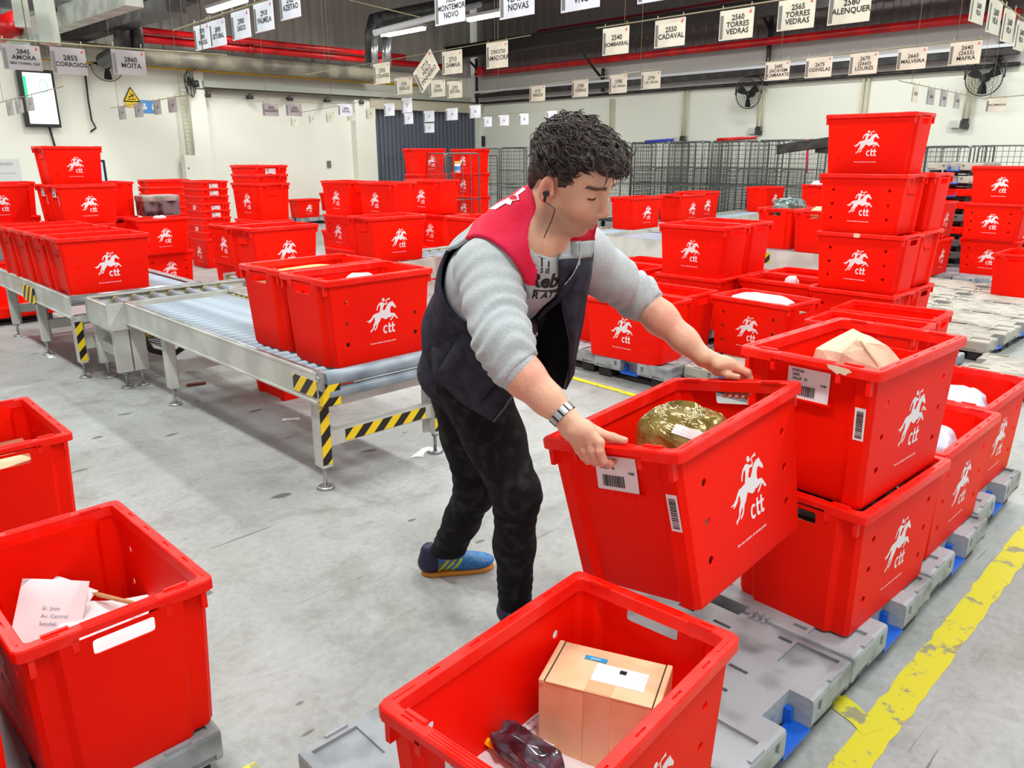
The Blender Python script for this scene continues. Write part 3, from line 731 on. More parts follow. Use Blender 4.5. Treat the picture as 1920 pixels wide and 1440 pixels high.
pallet(5.21, 3.50, 0, 'grey pallet under the mid stack')
pallet(6.02, 3.50, 0, 'grey pallet behind the mid stack')
pallet(4.58, 2.42, 0, 'pale grey pallet between the man\'s forearm and the flat white parcel crate', col='w')
pallet(5.39, 2.50, 0, 'grey pallet behind the flat white parcel crate')
pallet(6.20, 2.50, 0, 'grey pallet under the rear tall stack')
pallet(4.62, 1.81, 0, 'grey pallet under the nearer empty open crate')
pallet(5.43, 1.85, 0, 'grey pallet behind the empty open crates')
pallet(5.5, 4.22, 0, 'grey pallet under the two low crates left of the mid stack')
pallet(5.65, 1.05, 90, 'pale pallet right of the brown paper crate', col='w')
n = 0
for i, a in enumerate((6.55, 7.16, 7.77, 8.38, 8.99)):
    for j, b in enumerate((1.92, 2.73)):
        if (i, j) == (0, 1): continue
        pallet(a, b, 90, 'empty pale pallet, %s from the tall stack in the %s row' % (['first', 'second', 'third', 'fourth', 'fifth'][i], ['near', 'rear'][j]), col='w', d=(i*7 % 3-1)*0.6)
for i, b in enumerate((3.72, 3.11, 2.50, 1.89)):
    pallet(9.95, b, 0, 'grey pallet in the row under the crates behind the empty pallets, %s along' % ['first', 'second', 'third', 'fourth'][i])
pallet(1.5, 8.4, 0, 'red pallet under the crate at the far left', col='r')
pallet(5.5, 8.95, 0, 'grey pallet under the low half logo crate')
pallet(9.2, 16.1, 0, 'distant grey pallet under the small far crates')
for i in range(9):
    c = 'w' if i > 6 else ('r' if i in (3, 5, 6) else 'd')
    pallet(11.0, 3.28, 0, '%s pallet of the high pallet stack at the right, %s' % ({'w': 'grey', 'r': 'red', 'd': 'dark'}[c], ['lowest', 'second up', 'third up', 'fourth up', 'fifth up', 'sixth up', 'seventh up', 'next to top', 'topmost'][i]), z=i*0.1505, col=c, group='pallets stacked at the right')
# ================================================================ conveyors
def hazard(name='hazard_tape'):
    if name in MATS: return MATS[name]
    m = bpy.data.materials.new(name); m.use_nodes = True; n, L = nodes_of(m); b = n['Principled BSDF']; b.inputs['Roughness'].default_value = 0.4
    tc = n.new('ShaderNodeTexCoord'); sp = n.new('ShaderNodeSeparateXYZ'); L.new(tc.outputs['Object'], sp.inputs[0])
    ad = n.new('ShaderNodeMath'); ad.operation = 'ADD'; L.new(sp.outputs['X'], ad.inputs[0]); L.new(sp.outputs['Y'], ad.inputs[1])
    a2 = n.new('ShaderNodeMath'); a2.operation = 'ADD'; L.new(ad.outputs[0], a2.inputs[0]); L.new(sp.outputs['Z'], a2.inputs[1])
    md = n.new('ShaderNodeMath'); md.operation = 'PINGPONG'; md.inputs[1].default_value = 0.055; L.new(a2.outputs[0], md.inputs[0])
    gt = n.new('ShaderNodeMath'); gt.operation = 'GREATER_THAN'; gt.inputs[1].default_value = 0.0275; L.new(md.outputs[0], gt.inputs[0])
    mx = n.new('ShaderNodeMix'); mx.data_type = 'RGBA'; mx.inputs['A'].default_value = lin((248, 214, 10)); mx.inputs['B'].default_value = lin((22, 20, 20)); L.new(gt.outputs[0], mx.inputs['Factor']); L.new(mx.outputs['Result'], b.inputs['Base Color'])
    MATS[name] = m; return m
HAZ = hazard()
CT = 0.55
def conveyor(name, label, a0, b0, yaw, length, width, pitch=0.083, rr=0.028, rollers=True, belt=False, legs=(), beam=0.13, feet=True, haz=(), legw=0.07, maxr=90, end_hooks=True):
    """local x along the conveyor, y across; origin on the floor at the start of the centre line"""
    e = thing(name, label, 'conveyor', W(a0, b0, 0), math.radians(yaw))
    hw = width/2
    for s in (-1, 1):
        bm = MB()
        box(bm, (length/2, s*(hw+0.014), CT-beam/2+0.008), (length, 0.014, beam)); box(bm, (length/2, s*(hw+0.006), CT+0.010), (length, 0.032, 0.012)); box(bm, (length/2, s*(hw+0.01), CT-beam+0.010), (length, 0.036, 0.010))
        box(bm, (length/2, s*(hw+0.004), CT+0.018), (length, 0.012, 0.006), mi=1)
        done(bm, 'side_rail', [CREAMM, STEEL], e)
    if rollers:
        n = min(maxr, int((length-0.06)/pitch))
        first = None
        for i in range(n):
            x = 0.05+i*pitch
            if first is None:
                bm = MB(); tube(bm, [(0, -hw+0.004, 0), (0, hw-0.004, 0)], rr, 14); tube(bm, [(0, -hw, 0), (0, -hw+0.03, 0)], rr*1.02, 10, mi=1); tube(bm, [(0, hw-0.03, 0), (0, hw, 0)], rr*1.02, 10, mi=1)
                first = done(bm, 'roller', [ROLLER, YEL], e); o = first
            else: o = first.copy(); COL.objects.link(o); o.parent = e
            o.location = (x, 0, CT-rr)
    if belt:
        bm = MB(); box(bm, (length/2, 0, CT-0.02), (length-0.08, width-0.03, 0.036), bev=0.015)
        done(bm, 'belt', mat('belt_blue_grey', (150, 170, 186), 0.4, rgb2=(132, 152, 170), scale=9), e)
    for i, x in enumerate(legs):
        for s in (-1, 1):
            bm = MB(); h = CT-beam-0.10
            box(bm, (x, s*(hw-0.02), 0.11+h/2), (legw, 0.05, h)); box(bm, (x+legw/2-0.006, s*(hw-0.05), 0.11+h/2), (0.012, 0.04, h))
            leg = done(bm, 'leg', CREAMM, e)
            if x in haz:
                bm = MB(); box(bm, (x-legw/2-0.0015, s*(hw-0.02), 0.26), (0.003, 0.046, 0.27)); done(bm, 'hazard_tape', HAZ, leg)
            bm = MB(); tube(bm, [(x, s*(hw-0.02), 0.012), (x, s*(hw-0.02), 0.13)], 0.009, 8); tube(bm, [(x, s*(hw-0.02), 0.0), (x, s*(hw-0.02), 0.012)], [0.042, 0.034], 14); tube(bm, [(x, s*(hw-0.02), 0.09), (x, s*(hw-0.02), 0.105)], 0.018, 6)
            done(bm, 'levelling_foot', STEEL, leg)
        bm = MB(); box(bm, (x, 0, 0.235), (0.04, width-0.08, 0.07)); cr = done(bm, 'cross_bar', CREAMM, e)
        if x in haz:
            bm = MB(); box(bm, (x-0.0215, -0.02, 0.235), (0.003, width-0.22, 0.055)); done(bm, 'hazard_tape', HAZ, cr)
        bm = MB(); box(bm, (x, 0, CT-beam-0.01), (0.05, width-0.04, 0.05)); done(bm, 'cross_bar', CREAMM, e)
    return e
cvA = conveyor('roller_conveyor', 'grey roller conveyor with hazard tape on its front legs, crates at its front end', 1.98, 2.89, 44+90, 2.36, 0.68, pitch=0.076, rr=0.0255, legs=(0.06, 1.80), haz=(0.06,))
for s in (-1, 1):
    bm = MB(); box(bm, (-0.012, s*0.31, CT-0.085), (0.05, 0.085, 0.10)); done(bm, 'hazard_corner', HAZ, cvA)
bm = MB(); box(bm, (0.10, 0.3625, CT-0.062), (0.2, 0.003, 0.075)); done(bm, 'hazard_tape', HAZ, cvA)
bm = MB(); tube(bm, [(-0.01, -0.33, CT-0.02), (-0.01, 0.33, CT-0.02)], 0.034, 14); done(bm, 'end_roller', ROLLER, cvA)
bm = MB(); tube(bm, [(-0.015, -0.32, CT-0.085), (-0.015, 0.32, CT-0.085)], 0.026, 12); done(bm, 'end_roller', ROLLER, cvA)
for s in (-1, 1):
    bm = MB(); box(bm, (-0.01, s*0.353, CT-0.02), (0.075, 0.01, 0.09), bev=0.004); tube(bm, [(-0.01, s*0.35, CT-0.012), (-0.01, s*0.362, CT-0.012)], 0.014, 10); done(bm, 'bearing_plate', STEEL, cvA)
cvB = conveyor('transfer_conveyor', 'narrow cross conveyor of short spaced rollers joining the roller conveyor to the belt', 1.52, 5.46, 44, 1.10, 0.40, pitch=0.125, rr=0.026, legs=(0.06, 0.16), beam=0.16, legw=0.09)
bm = MB(); box(bm, (0.0, 0, CT-0.07), (0.02, 0.44, 0.16)); done(bm, 'end_plate', CREAMM, cvB)
cvC = conveyor('belt_conveyor', 'blue grey belt conveyor carrying the row of four crates', 1.87, 5.70, 134, 2.0, 0.86, rollers=False, belt=True, legs=(0.05, 0.95, 1.85), haz=(0.05,))
bm = MB(); tube(bm, [(-0.01, -0.44, CT+0.0), (-0.01, 0.44, CT+0.0)], 0.03, 12); done(bm, 'end_roller', STEEL, cvC)
bm = MB(); box(bm, (1.0, 0.46, CT-0.08), (0.3, 0.01, 0.12)); done(bm, 'hazard_tape', HAZ, cvC)
# cable chain hanging under the joint, and the chain wire tray
bm = MB(); tube(bm, [Vector((0, 0, 0.40)), Vector((0.05, 0.03, 0.30)), Vector((0.10, 0.02, 0.18)), Vector((0.22, -0.02, 0.13)), Vector((0.3, -0.08, 0.20))], 0.022, 8)
o = done(bm, 'cable_loop', BLACKP, cvB); o.location = (0.2, -0.02, 0)
bm = MB()
for i in range(8): tube(bm, [(0.3, -0.20+i*0.057, 0.24), (1.0, -0.20+i*0.057, 0.24)], 0.004, 5)
for i in range(9): tube(bm, [(0.3+i*0.0875, -0.2, 0.24), (0.3+i*0.0875, 0.2, 0.24)], 0.004, 5)
for i in (0, 7): tube(bm, [(0.3, -0.20+i*0.057, 0.30), (1.0, -0.20+i*0.057, 0.30)], 0.004, 5)
for x in (0.32, 0.98):
    for y in (-0.2, 0.2): tube(bm, [(x, y, 0.24), (x, y, 0.42)], 0.005, 5)
done(bm, 'wire_cable_tray', DARKM, cvB)
cvD = conveyor('roller_conveyor', 'long beige conveyor running away behind the man to the wire cages', 2.66, 5.73, 49.5, 10.1, 0.56, pitch=0.13, rr=0.024, legs=(1.6, 3.2, 4.6, 6.2, 8.0, 9.8), beam=0.17, legw=0.09)
cvE = conveyor('side_conveyor', 'beige side conveyor with plain panels carrying the dark bag crate', 7.53, 2.85, 134, 2.95, 0.86, rollers=False, belt=True, legs=(0.3, 1.6, 2.7), beam=0.24)
bm = MB(); box(bm, (0.9, 0.449, CT-0.06), (0.08, 0.004, 0.10)); done(bm, 'hazard_tape', HAZ, cvE)
# motor under the corner of the far conveyor
e = thing('drive_motor', 'black drive motor hanging under the conveyor corner right of the man\'s sleeve', 'motor', atz(1210, 480, 0.33), TH)
bm = MB(); box(bm, (0, 0, 0), (0.34, 0.24, 0.2), bev=0.03); done(bm, 'housing', BLACKP, e)
bm = MB(); tube(bm, [(-0.25, 0, 0.0), (-0.17, 0, 0.0)], 0.08, 12); done(bm, 'fan_cover', DARKM, e)
bm = MB(); box(bm, (0, 0, 0.115), (0.1, 0.1, 0.06)); box(bm, (0, 0, -0.2), (0.06, 0.06, 0.26)); done(bm, 'bracket', DARKM, e)
# floor litter
for i, (px, py, lb, sx, sy) in enumerate(((545, 786, 'white printed slip of paper on the floor under the roller conveyor', 0.1, 0.045), (790, 848, 'torn white plastic scrap around the front right conveyor foot', 0.16, 0.06), (95, 669, 'white paper scrap beside the far left conveyor foot', 0.10, 0.05))):
    p = atz(px, py, 0.0012); bm = MB(); rnd = random.Random(i)
    pts = [(-sx/2, -sy/2), (0, -sy*0.4), (sx/2, -sy/2), (sx*0.5, 0), (sx/2, sy/2), (sx*0.1, sy*0.35), (-sx/2, sy/2), (-sx*0.45, 0)]
    if i: pts = [(x*rnd.uniform(0.6, 1.3), y*rnd.uniform(0.6, 1.4)) for x, y in pts]
    prism(bm, pts, 0, 0.0015)
    tag(done(bm, 'paper_scrap', PAPER, loc=p, rot=(0, 0, 0.2+i)), lb, 'paper scrap')
p = atz(368, 722, 0.0); bm = MB(); box(bm, (0, 0, 0.008), (0.12, 0.035, 0.016), bev=0.004); tag(done(bm, 'wood_chip', mat('reddish_wood', (120, 60, 44), 0.7), loc=p, rot=(0, 0, 0.5)), 'small reddish wood piece on the floor under the roller conveyor', 'wood piece')

for i in range(4):
    pallet(12.55, 5.75, 0, 'dark pallet of the low stack under the far crate with the silver bag, %s' % ['lowest', 'second', 'third', 'top'][i], z=i*0.1505, col='d', group='low dark pallet stack')
# ================================================================ signed distance modelling for the man
def v3(*a): return np.array(a, float)
class SDF:
    """list of primitives in blocks; each op: (kind, params, k, sign)"""
    def __init__(s): s.ops = []
    def cone(s, a, b, ra, rb, k=0.02, sub=False): s.ops.append(('cone', (np.array(a, float), np.array(b, float), ra, rb), k, sub)); return s
    def chain(s, pts, rs, k=0.02, sub=False):
        for i in range(len(pts)-1): s.cone(pts[i], pts[i+1], rs[i], rs[i+1], k, sub)
        return s
    def ell(s, c, r, R=None, k=0.02, sub=False): s.ops.append(('ell', (np.array(c, float), np.array(r, float), np.eye(3) if R is None else np.array(R, float)), k, sub)); return s
    def half(s, n, c, k=0.004):      # cut away where p.n > c
        s.ops.append(('half', (np.array(n, float), c), k, True)); return s
    def func(s, f, k=0.004, sub=True): s.ops.append(('func', f, k, sub)); return s
    def ev(s, P, warp=None):
        P0 = P
        d = np.full(P.shape[:-1], 1.0)
        for kind, q, k, sub in s.ops:
            if kind == 'cone':
                a, b, ra, rb = q; ba = b-a; t = np.clip(((P-a)@ba)/(ba@ba), 0, 1)
                e = np.linalg.norm(P-a-t[..., None]*ba, axis=-1)-(ra+(rb-ra)*t)
            elif kind == 'ell':
                c, r, R = q; L = (P-c)@R.T; k0 = np.linalg.norm(L/r, axis=-1); k1 = np.linalg.norm(L/(r*r), axis=-1)+1e-9; e = k0*(k0-1)/k1
            elif kind == 'half': e = -(P@q[0]-q[1])
            else: e = q(P)
            if sub:
                h = np.clip(0.5-0.5*(d+e)/k, 0, 1); d = d*(1-h)+(-e)*h+k*h*(1-h) if kind != 'half' else np.maximum(d, -e)
            else:
                h = np.clip(0.5+0.5*(e-d)/k, 0, 1); d = d*h+e*(1-h)-k*h*(1-h)
        return d
def noise3(P, f, seed=0):
    r = np.random.RandomState(seed); o = np.zeros(P.shape[:-1])
    for i in range(5):
        w = r.normal(size=3); w /= np.linalg.norm(w); ph = r.uniform(0, 6.28); q = f*(0.7+0.7*r.rand())
        o += np.sin((P@w)*q+ph+1.3*np.sin((P@np.roll(w, 1))*q*0.6+ph*2))
    return o/5
def mesh_sdf(fn, lo, hi, vox, name, mats, parent=None, B=16, pick=None, smooth=True, relax=0):
    lo = np.array(lo); hi = np.array(hi); n = np.ceil((hi-lo)/vox).astype(int); nb = np.ceil(n/B).astype(int)
    g = vdb.FloatGrid(3*vox) ; g.transform = vdb.createLinearTransform(vox)
    ii = np.stack(np.meshgrid(*[np.arange(k) for k in nb], indexing='ij'), -1).reshape(-1, 3)
    cen = lo+(ii*B+B/2)*vox; dc = fn(cen); rad = B*vox*0.87+0.012
    loc_ = np.stack(np.meshgrid(*[np.arange(B)]*3, indexing='ij'), -1)
    for b in range(len(ii)):
        if abs(dc[b]) > rad*1.25:
            if dc[b] < 0:
                g.copyFromArray(np.full((B, B, B), -3*vox, dtype=np.float32), ijk=tuple(int(x) for x in ii[b]*B))
            continue
        d = fn(lo+(ii[b]*B+loc_)*vox)
        g.copyFromArray(np.clip(d, -3*vox, 3*vox).astype(np.float32), ijk=tuple(int(x) for x in ii[b]*B))
    pts, quads = g.convertToQuads(0.0)
    pts = np.array(pts)+lo
    if relax:
        e = np.array(quads); ea = np.concatenate([e[:, [0, 1]], e[:, [1, 2]], e[:, [2, 3]], e[:, [3, 0]]]); cnt = np.bincount(ea[:, 0], minlength=len(pts)).astype(float)+1e-9
        for _ in range(relax): pts = pts*.5+.5*np.stack([np.bincount(ea[:, 0], weights=pts[ea[:, 1], k], minlength=len(pts))/cnt for k in range(3)], -1)
    me = bpy.data.meshes.new(name); me.vertices.add(len(pts)); me.vertices.foreach_set('co', pts.ravel())
    q = np.array(quads)[:, ::-1]
    me.loops.add(len(q)*4); me.loops.foreach_set('vertex_index', q.ravel()); me.polygons.add(len(q)); me.polygons.foreach_set('loop_start', np.arange(len(q))*4)
    me.update(calc_edges=True); me.validate()
    bm = bmesh.new(); bm.from_mesh(me)
    bmesh.ops.recalc_face_normals(bm, faces=bm.faces); bm.to_mesh(me); bm.free()
    for m in (mats if isinstance(mats, (list, tuple)) else [mats]): me.materials.append(m)
    me.polygons.foreach_set('use_smooth', [True]*len(me.polygons))
    o = bpy.data.objects.new(name, me); COL.objects.link(o)
    if parent: o.parent = parent
    if pick is not None:
        c = np.array([p.center[:] for p in me.polygons]); me.polygons.foreach_set('material_index', pick(c).astype(int))
    return o
def vcolor(o, fn):
    me = o.data; n = len(me.vertices); co = np.empty(n*3); me.vertices.foreach_get('co', co); c = fn(co.reshape(-1, 3))
    a = me.color_attributes.new('tone', 'FLOAT_COLOR', 'POINT'); a.data.foreach_set('color', np.concatenate([c, np.ones((n, 1))], 1).ravel())
def px(x, y, Y): return np.array(atY(x, y, Y)[:])
# ---- joints (world metres)
pel = px(850, 692, 2.31); wai = px(872, 612, 2.23); che = px(930, 530, 2.09); upc = px(985, 478, 2.02); nkb = px(1003, 442, 1.97)
shR = px(912, 508, 1.95); shL = px(1092, 478, 2.15)
elR = px(944, 640, 1.80); cuR = px(966, 690, 1.765)
H4 = np.array(HM); HRo = H4[:3, :3]; Hc = H4[:3, 3]+HRo@v3(0, 0, CH)
def hc(x, y, z): return Hc+HRo@v3(x, y, z)
wrR = px(1061, 783, 1.70)
elL = px(1205, 566, 2.24); wrL = px(1318, 669, 2.135)
hiR = px(880, 712, 2.24); hiL = px(865, 712, 2.40)
knR = px(968, 925, 2.10); anR = px(966, 1112, 2.19)
knL = px(893, 915, 2.42); anL = px(840, 1030, 2.50)
sax = (shL-shR)/np.linalg.norm(shL-shR); spine = (nkb-pel)/np.linalg.norm(nkb-pel); front = np.cross(spine, sax)*-1
if front@v3(.7, -.7, 0) < 0: front = -front
front /= np.linalg.norm(front)
# head frame
hf = v3(.744, -.52, -.419); hf /= np.linalg.norm(hf); hu = v3(.273, -.336, .901); hu -= hf*(hu@hf); hu /= np.linalg.norm(hu); hl = np.cross(hu, hf)
HR3 = np.stack([hf, hl, hu]); hc0 = v3(.1438, 1.9044, 1.4028)
def hd(x, y, z): return hc0+hf*x+hl*y+hu*z
def headprims(s):
    R = HR3
    s.ell(hd(-.014, 0, .040), (.096, .075, .086), R, .02).ell(hd(.030, 0, -.022), (.062, .060, .082), R, .03).ell(hd(.046, 0, .045), (.046, .060, .044), R, .03)
    for t in (-1, 1):
        s.cone(hd(-.002, t*.050, -.060), hd(.052, t*.015, -.098), .018, .0165, .03)
        s.ell(hd(.060, t*.036, -.030), (.026, .026, .030), R, .02)
    s.ell(hd(.062, 0, -.099), (.017, .022, .015), R, .02)
    s.cone(hd(.085, -.034, .024), hd(.085, .034, .024), .010, .010, .016)
    for t in (-1, 1): s.ell(hd(.094, t*.031, .004), (.014, .017, .012), R, .014, True)
    for t in (-1, 1): s.ell(hd(.0765, t*.031, .003), (.0125, .0170, .0115), R, .004)
    s.cone(hd(.091, 0, .020), hd(.1125, 0, -.030), .0085, .0100, .014).cone(hd(.112, 0, -.034), hd(.096, 0, -.045), .0085, .0075, .008)
    for t in (-1, 1): s.ell(hd(.1035, t*.0105, -.038), (.0105, .0075, .0075), R, .006)
    s.ell(hd(.070, 0, -.052), (.0285, .036, .040), R, .014)
    s.chain([hd(.0875, -.023, -.0715), hd(.0968, -.007, -.0665), hd(.0968, .007, -.0665), hd(.0875, .023, -.0715)], [.0026, .0038, .0038, .0026], .005)
    s.chain([hd(.0870, -.020, -.0765), hd(.0940, 0, -.0790), hd(.0870, .020, -.0765)], [.0030, .0048, .0030], .005)
    s.ell(hd(.0985, 0, -.0728), (.007, .024, .0010), R, .003, True)
    for t in (-1, 1):      # ears
        s.ell(hd(-.012, t*.079, -.019), (.020, .009, .033), R, .006)
        s.ell(hd(-.006, t*.088, -.021), (.011, .007, .019), R, .006, True)
        s.ell(hd(-.004, t*.077, -.043), (.010, .007, .010), R, .008)
        s.ell(hd(.006, t*.079, -.023), (.005, .006, .009), R, .005)
def hand(s, side, wr):
    """side -1: near end of the crate (right hand), +1: far end (left hand)"""
    X = 0.3*side; o = side
    P_ = lambda x, y, z: hc(X+o*x, y, z)
    wl = HRo.T@(wr-Hc)
    ys = (-.008, .016, .038, .060) if side < 0 else (-.030, -.008, .014, .036)
    kn = [P_(.020, ys[0], .014), P_(.026, ys[1], .017), P_(.027, ys[2], .014), P_(.024, ys[3], .006)]
    for i, k_ in enumerate(kn):
        st = wr+(k_-wr)*0.10+HRo@v3(0, (-.014, -.005, .005, .014)[i]*0.8, (.0, .003, .001, -.004)[i])
        s.chain([st, (st+k_)/2+HRo@v3(0, 0, .004), k_], [.017, .0145, .0112], .014)
    s.ell((wr*0.5+(kn[1]+kn[2])*0.25)+HRo@v3(0, 0, -.004), (.020, .040, .016), HRo.T, .018)
    R_ = (.0098, .0102, .0098, .0086)
    for i, k_ in enumerate(kn):
        y = ys[i]-.004-.002*i
        r = R_[i]
        p1 = P_(.020-.001*i, y, -.030+.003*(i == 3)); p2 = P_(.003, y+.001, -.043); p3 = P_(-.017, y+.002, -.043 if side < 0 else -.045)
        mid = (k_+p1)/2+HRo@v3(o*.006, 0, .004)
        s.cone(k_, mid, r*1.08, r, .005); s.cone(mid, p1, r, r*1.0, .004); s.cone(p1, p2, r*.97, r*.9, .004); s.cone(p2, p3, r*.9, r*.78, .004)
    # thumb leaves the side of the palm
    ty = (-.048 if side < 0 else -.020)
    b0 = wr*0.62+kn[0]*0.38+HRo@v3(-o*.016, -.006, -.004); b1 = P_(-.010, ty+.066, .025); b2 = P_(-.016, ty+.030, .0155); b3 = P_(-.018, ty, .0105)
    s.chain([b0, b1], [.0165, .0135], .014); s.chain([b1, b2], [.0120, .0108], .006); s.chain([b2, b3], [.0105, .0086], .005)
    return b3, b2
body = SDF(); headprims(body)
ncR, thR_ = None, None
body.chain([hd(-.030, 0, -.045), nkb+spine*0.0], [.056, .064], .03)
body.cone(hd(.020, 0, -.085), nkb+front*.03, .030, .040, .03)
body.chain([nkb, upc, che, wai, pel], [.07, .10, .10, .07, .06], .05)
body.chain([nkb-spine*.02, shR], [.06, .05], .03).chain([nkb-spine*.02, shL], [.06, .05], .03)
fa = wrR-cuR
body.chain([shR, elR], [.046, .040], .02).chain([elR, cuR+fa*.20, cuR+fa*.62, wrR], [.042, .0445, .034, .0275], .03)
fb = wrL-elL
body.chain([shL, elL], [.045, .040], .02).chain([elL, elL+fb*.30, elL+fb*.70, wrL], [.042, .045, .034, .0275], .03)
tR = hand(body, -1, wrR); tL = hand(body, 1, wrL)
body.chain([hiR, knR, anR], [.08, .055, .04], .03).chain([hiL, knL, anL], [.08, .055, .04], .03).cone(pel+front*.02, hiR, .06, .07, .03).cone(pel+front*.02, hiL, .06, .07, .03)
def skinm():
    m = bpy.data.materials.new('skin'); m.use_nodes = True; n, L = nodes_of(m); b = n['Principled BSDF']
    at = n.new('ShaderNodeAttribute'); at.attribute_name = 'tone'
    tc = n.new('ShaderNodeTexCoord'); t = n.new('ShaderNodeTexNoise'); t.inputs['Scale'].default_value = 60; t.inputs['Detail'].default_value = 6; L.new(tc.outputs['Object'], t.inputs['Vector'])
    mr = n.new('ShaderNodeMapRange'); mr.inputs['To Min'].default_value = 0.88; mr.inputs['To Max'].default_value = 1.1; L.new(t.outputs['Fac'], mr.inputs['Value'])
    mx = n.new('ShaderNodeMix'); mx.data_type = 'RGBA'; mx.blend_type = 'MULTIPLY'; mx.inputs['Factor'].default_value = 1; L.new(at.outputs['Color'], mx.inputs['A']); L.new(mr.outputs['Result'], mx.inputs['B'])
    L.new(mx.outputs['Result'], b.inputs['Base Color']); b.inputs['Roughness'].default_value = 0.48
    b.inputs['Subsurface Weight'].default_value = 0.12; b.inputs['Subsurface Radius'].default_value = (.01, .004, .002); b.inputs['Subsurface Scale'].default_value = 0.6
    bp = n.new('ShaderNodeBump'); bp.inputs['Strength'].default_value = 0.15; bp.inputs['Distance'].default_value = 0.002; t3 = n.new('ShaderNodeTexNoise'); t3.inputs['Scale'].default_value = 260; L.new(tc.outputs['Object'], t3.inputs['Vector']); L.new(t3.outputs['Fac'], bp.inputs['Height']); L.new(bp.outputs['Normal'], b.inputs['Normal'])
    return m
man = thing('person', 'young man in a red, grey and navy vest bending to lift a red crate', 'person', (0, 0, 0))
allp = np.array([pel, wai, che, shR, shL, elR, wrR, elL, wrL, knR, anR, knL, anL, hc0])
SKIN = skinm()
VOX = 0.0026
ob = mesh_sdf(body.ev, allp.min(0)-[.16, .2, .04], allp.max(0)+[.16, .14, .18], VOX, 'body', SKIN, man, relax=1)
def tone(P):
    base = np.array(lin((226, 174, 144))[:3]); c = np.tile(base, (len(P), 1))
    L = (P-hc0)@HR3.T; x, y, z = L[:, 0], L[:, 1], L[:, 2]; inh = np.linalg.norm(L, axis=1) < .19
    def mixc(m, col):
        nonlocal c
        m = np.clip(m, 0, 1)[:, None]; c = c*(1-m)+np.array(lin(col)[:3])*m
    st = np.clip((-.042-z)/.02, 0, 1)*np.clip((x+.02)/.02, 0, 1)*np.clip((z+.135)/.02, 0, 1)*inh
    n_ = noise3(P, 900, 4)*.5+.5
    mixc(st*(.28+.28*n_), (120, 92, 76))
    mixc(np.exp(-(((x-.097)/.014)**2+(y/.024)**2+((z+.072)/.0085)**2)*1.1)*inh*.75, (196, 104, 98))
    mixc(np.exp(-(((x-.060)/.03)**2+((np.abs(y)-.048)/.022)**2+((z+.03)/.024)**2))*inh*.35, (220, 130, 108))
    mixc(np.exp(-(((x-.115)/.014)**2+(y/.016)**2+((z+.034)/.014)**2))*inh*.4, (222, 128, 108))
    mixc((np.abs(y) > .072)*inh*(x < .02)*.5*(z > -.05), (224, 120, 104))
    # brow hair
    for t in (-1, 1):
        zb = .026-.18*np.maximum(0, np.abs(y)-.040)
        mixc(np.exp(-((z-zb)/.0055)**4)*(np.abs(np.abs(y)-.032) < .022)*(x > .06)*inh*.92, (40, 28, 24)) if t > 0 else None
    # knuckles and palms of the hands a little redder, arm hair
    for w_ in (wrR, wrL):
        d = np.linalg.norm(P-w_, axis=1); mixc(np.clip((d-.06)/.06, 0, 1)*(d < .2)*.35, (228, 134, 118))
        e = cuR if w_ is wrR else elL
        mixc((d < .30)*(d > .03)*np.clip((noise3(P*np.array([1, 1, .35]), 1700, 9)-.2)*3, 0, 1)*.22*(~inh), (128, 84, 62))
    return c
vcolor(ob, tone)
# ---- hair
hair = SDF()
hair.ell(hd(-.014, 0, .050), (.108, .086, .092), HR3, .02).ell(hd(.058, 0, .088), (.052, .066, .034), HR3, .03).ell(hd(.092, -.01, .074), (.026, .045, .022), HR3, .02).ell(hd(-.078, 0, -.020), (.028, .055, .05), HR3, .03)
xs_ = [-.2, -.10, -.055, -.036, -.028, .004, .010, .020, .030, .048, .080, .105, .2]
zs_ = [-.060, -.060, -.060, -.035, .012, .017, -.030, -.032, .005, .048, .066, .060, .056]
def hairf(P):
    L = (P-hc0)@HR3.T
    curl = noise3(np.stack([L[..., 0]*1.0+.012*np.sin(L[..., 2]*190), L[..., 1], L[..., 2]*1.0+.010*np.sin(L[..., 0]*170)], -1), 170, 2)
    fine = noise3(np.stack([L[..., 0]*2.2, L[..., 1]*.7, L[..., 2]*2.2], -1), 420, 5)
    d = hair.ev(P)-.0065*curl*np.clip((L[..., 2]+.02)/.06, .15, 1)-.0018*fine
    zb = np.interp(L[..., 0], xs_, zs_)+.004*fine
    return np.maximum(d, zb-L[..., 2])
HAIRM = mat('dark_hair', (48, 38, 34), 0.5, rgb2=(92, 74, 64), scale=70, lo=.45, hi=.8, bump=.5, bscale=300)
oh = mesh_sdf(hairf, hc0-.19, hc0+.19, .0026, 'hair', HAIRM, man)
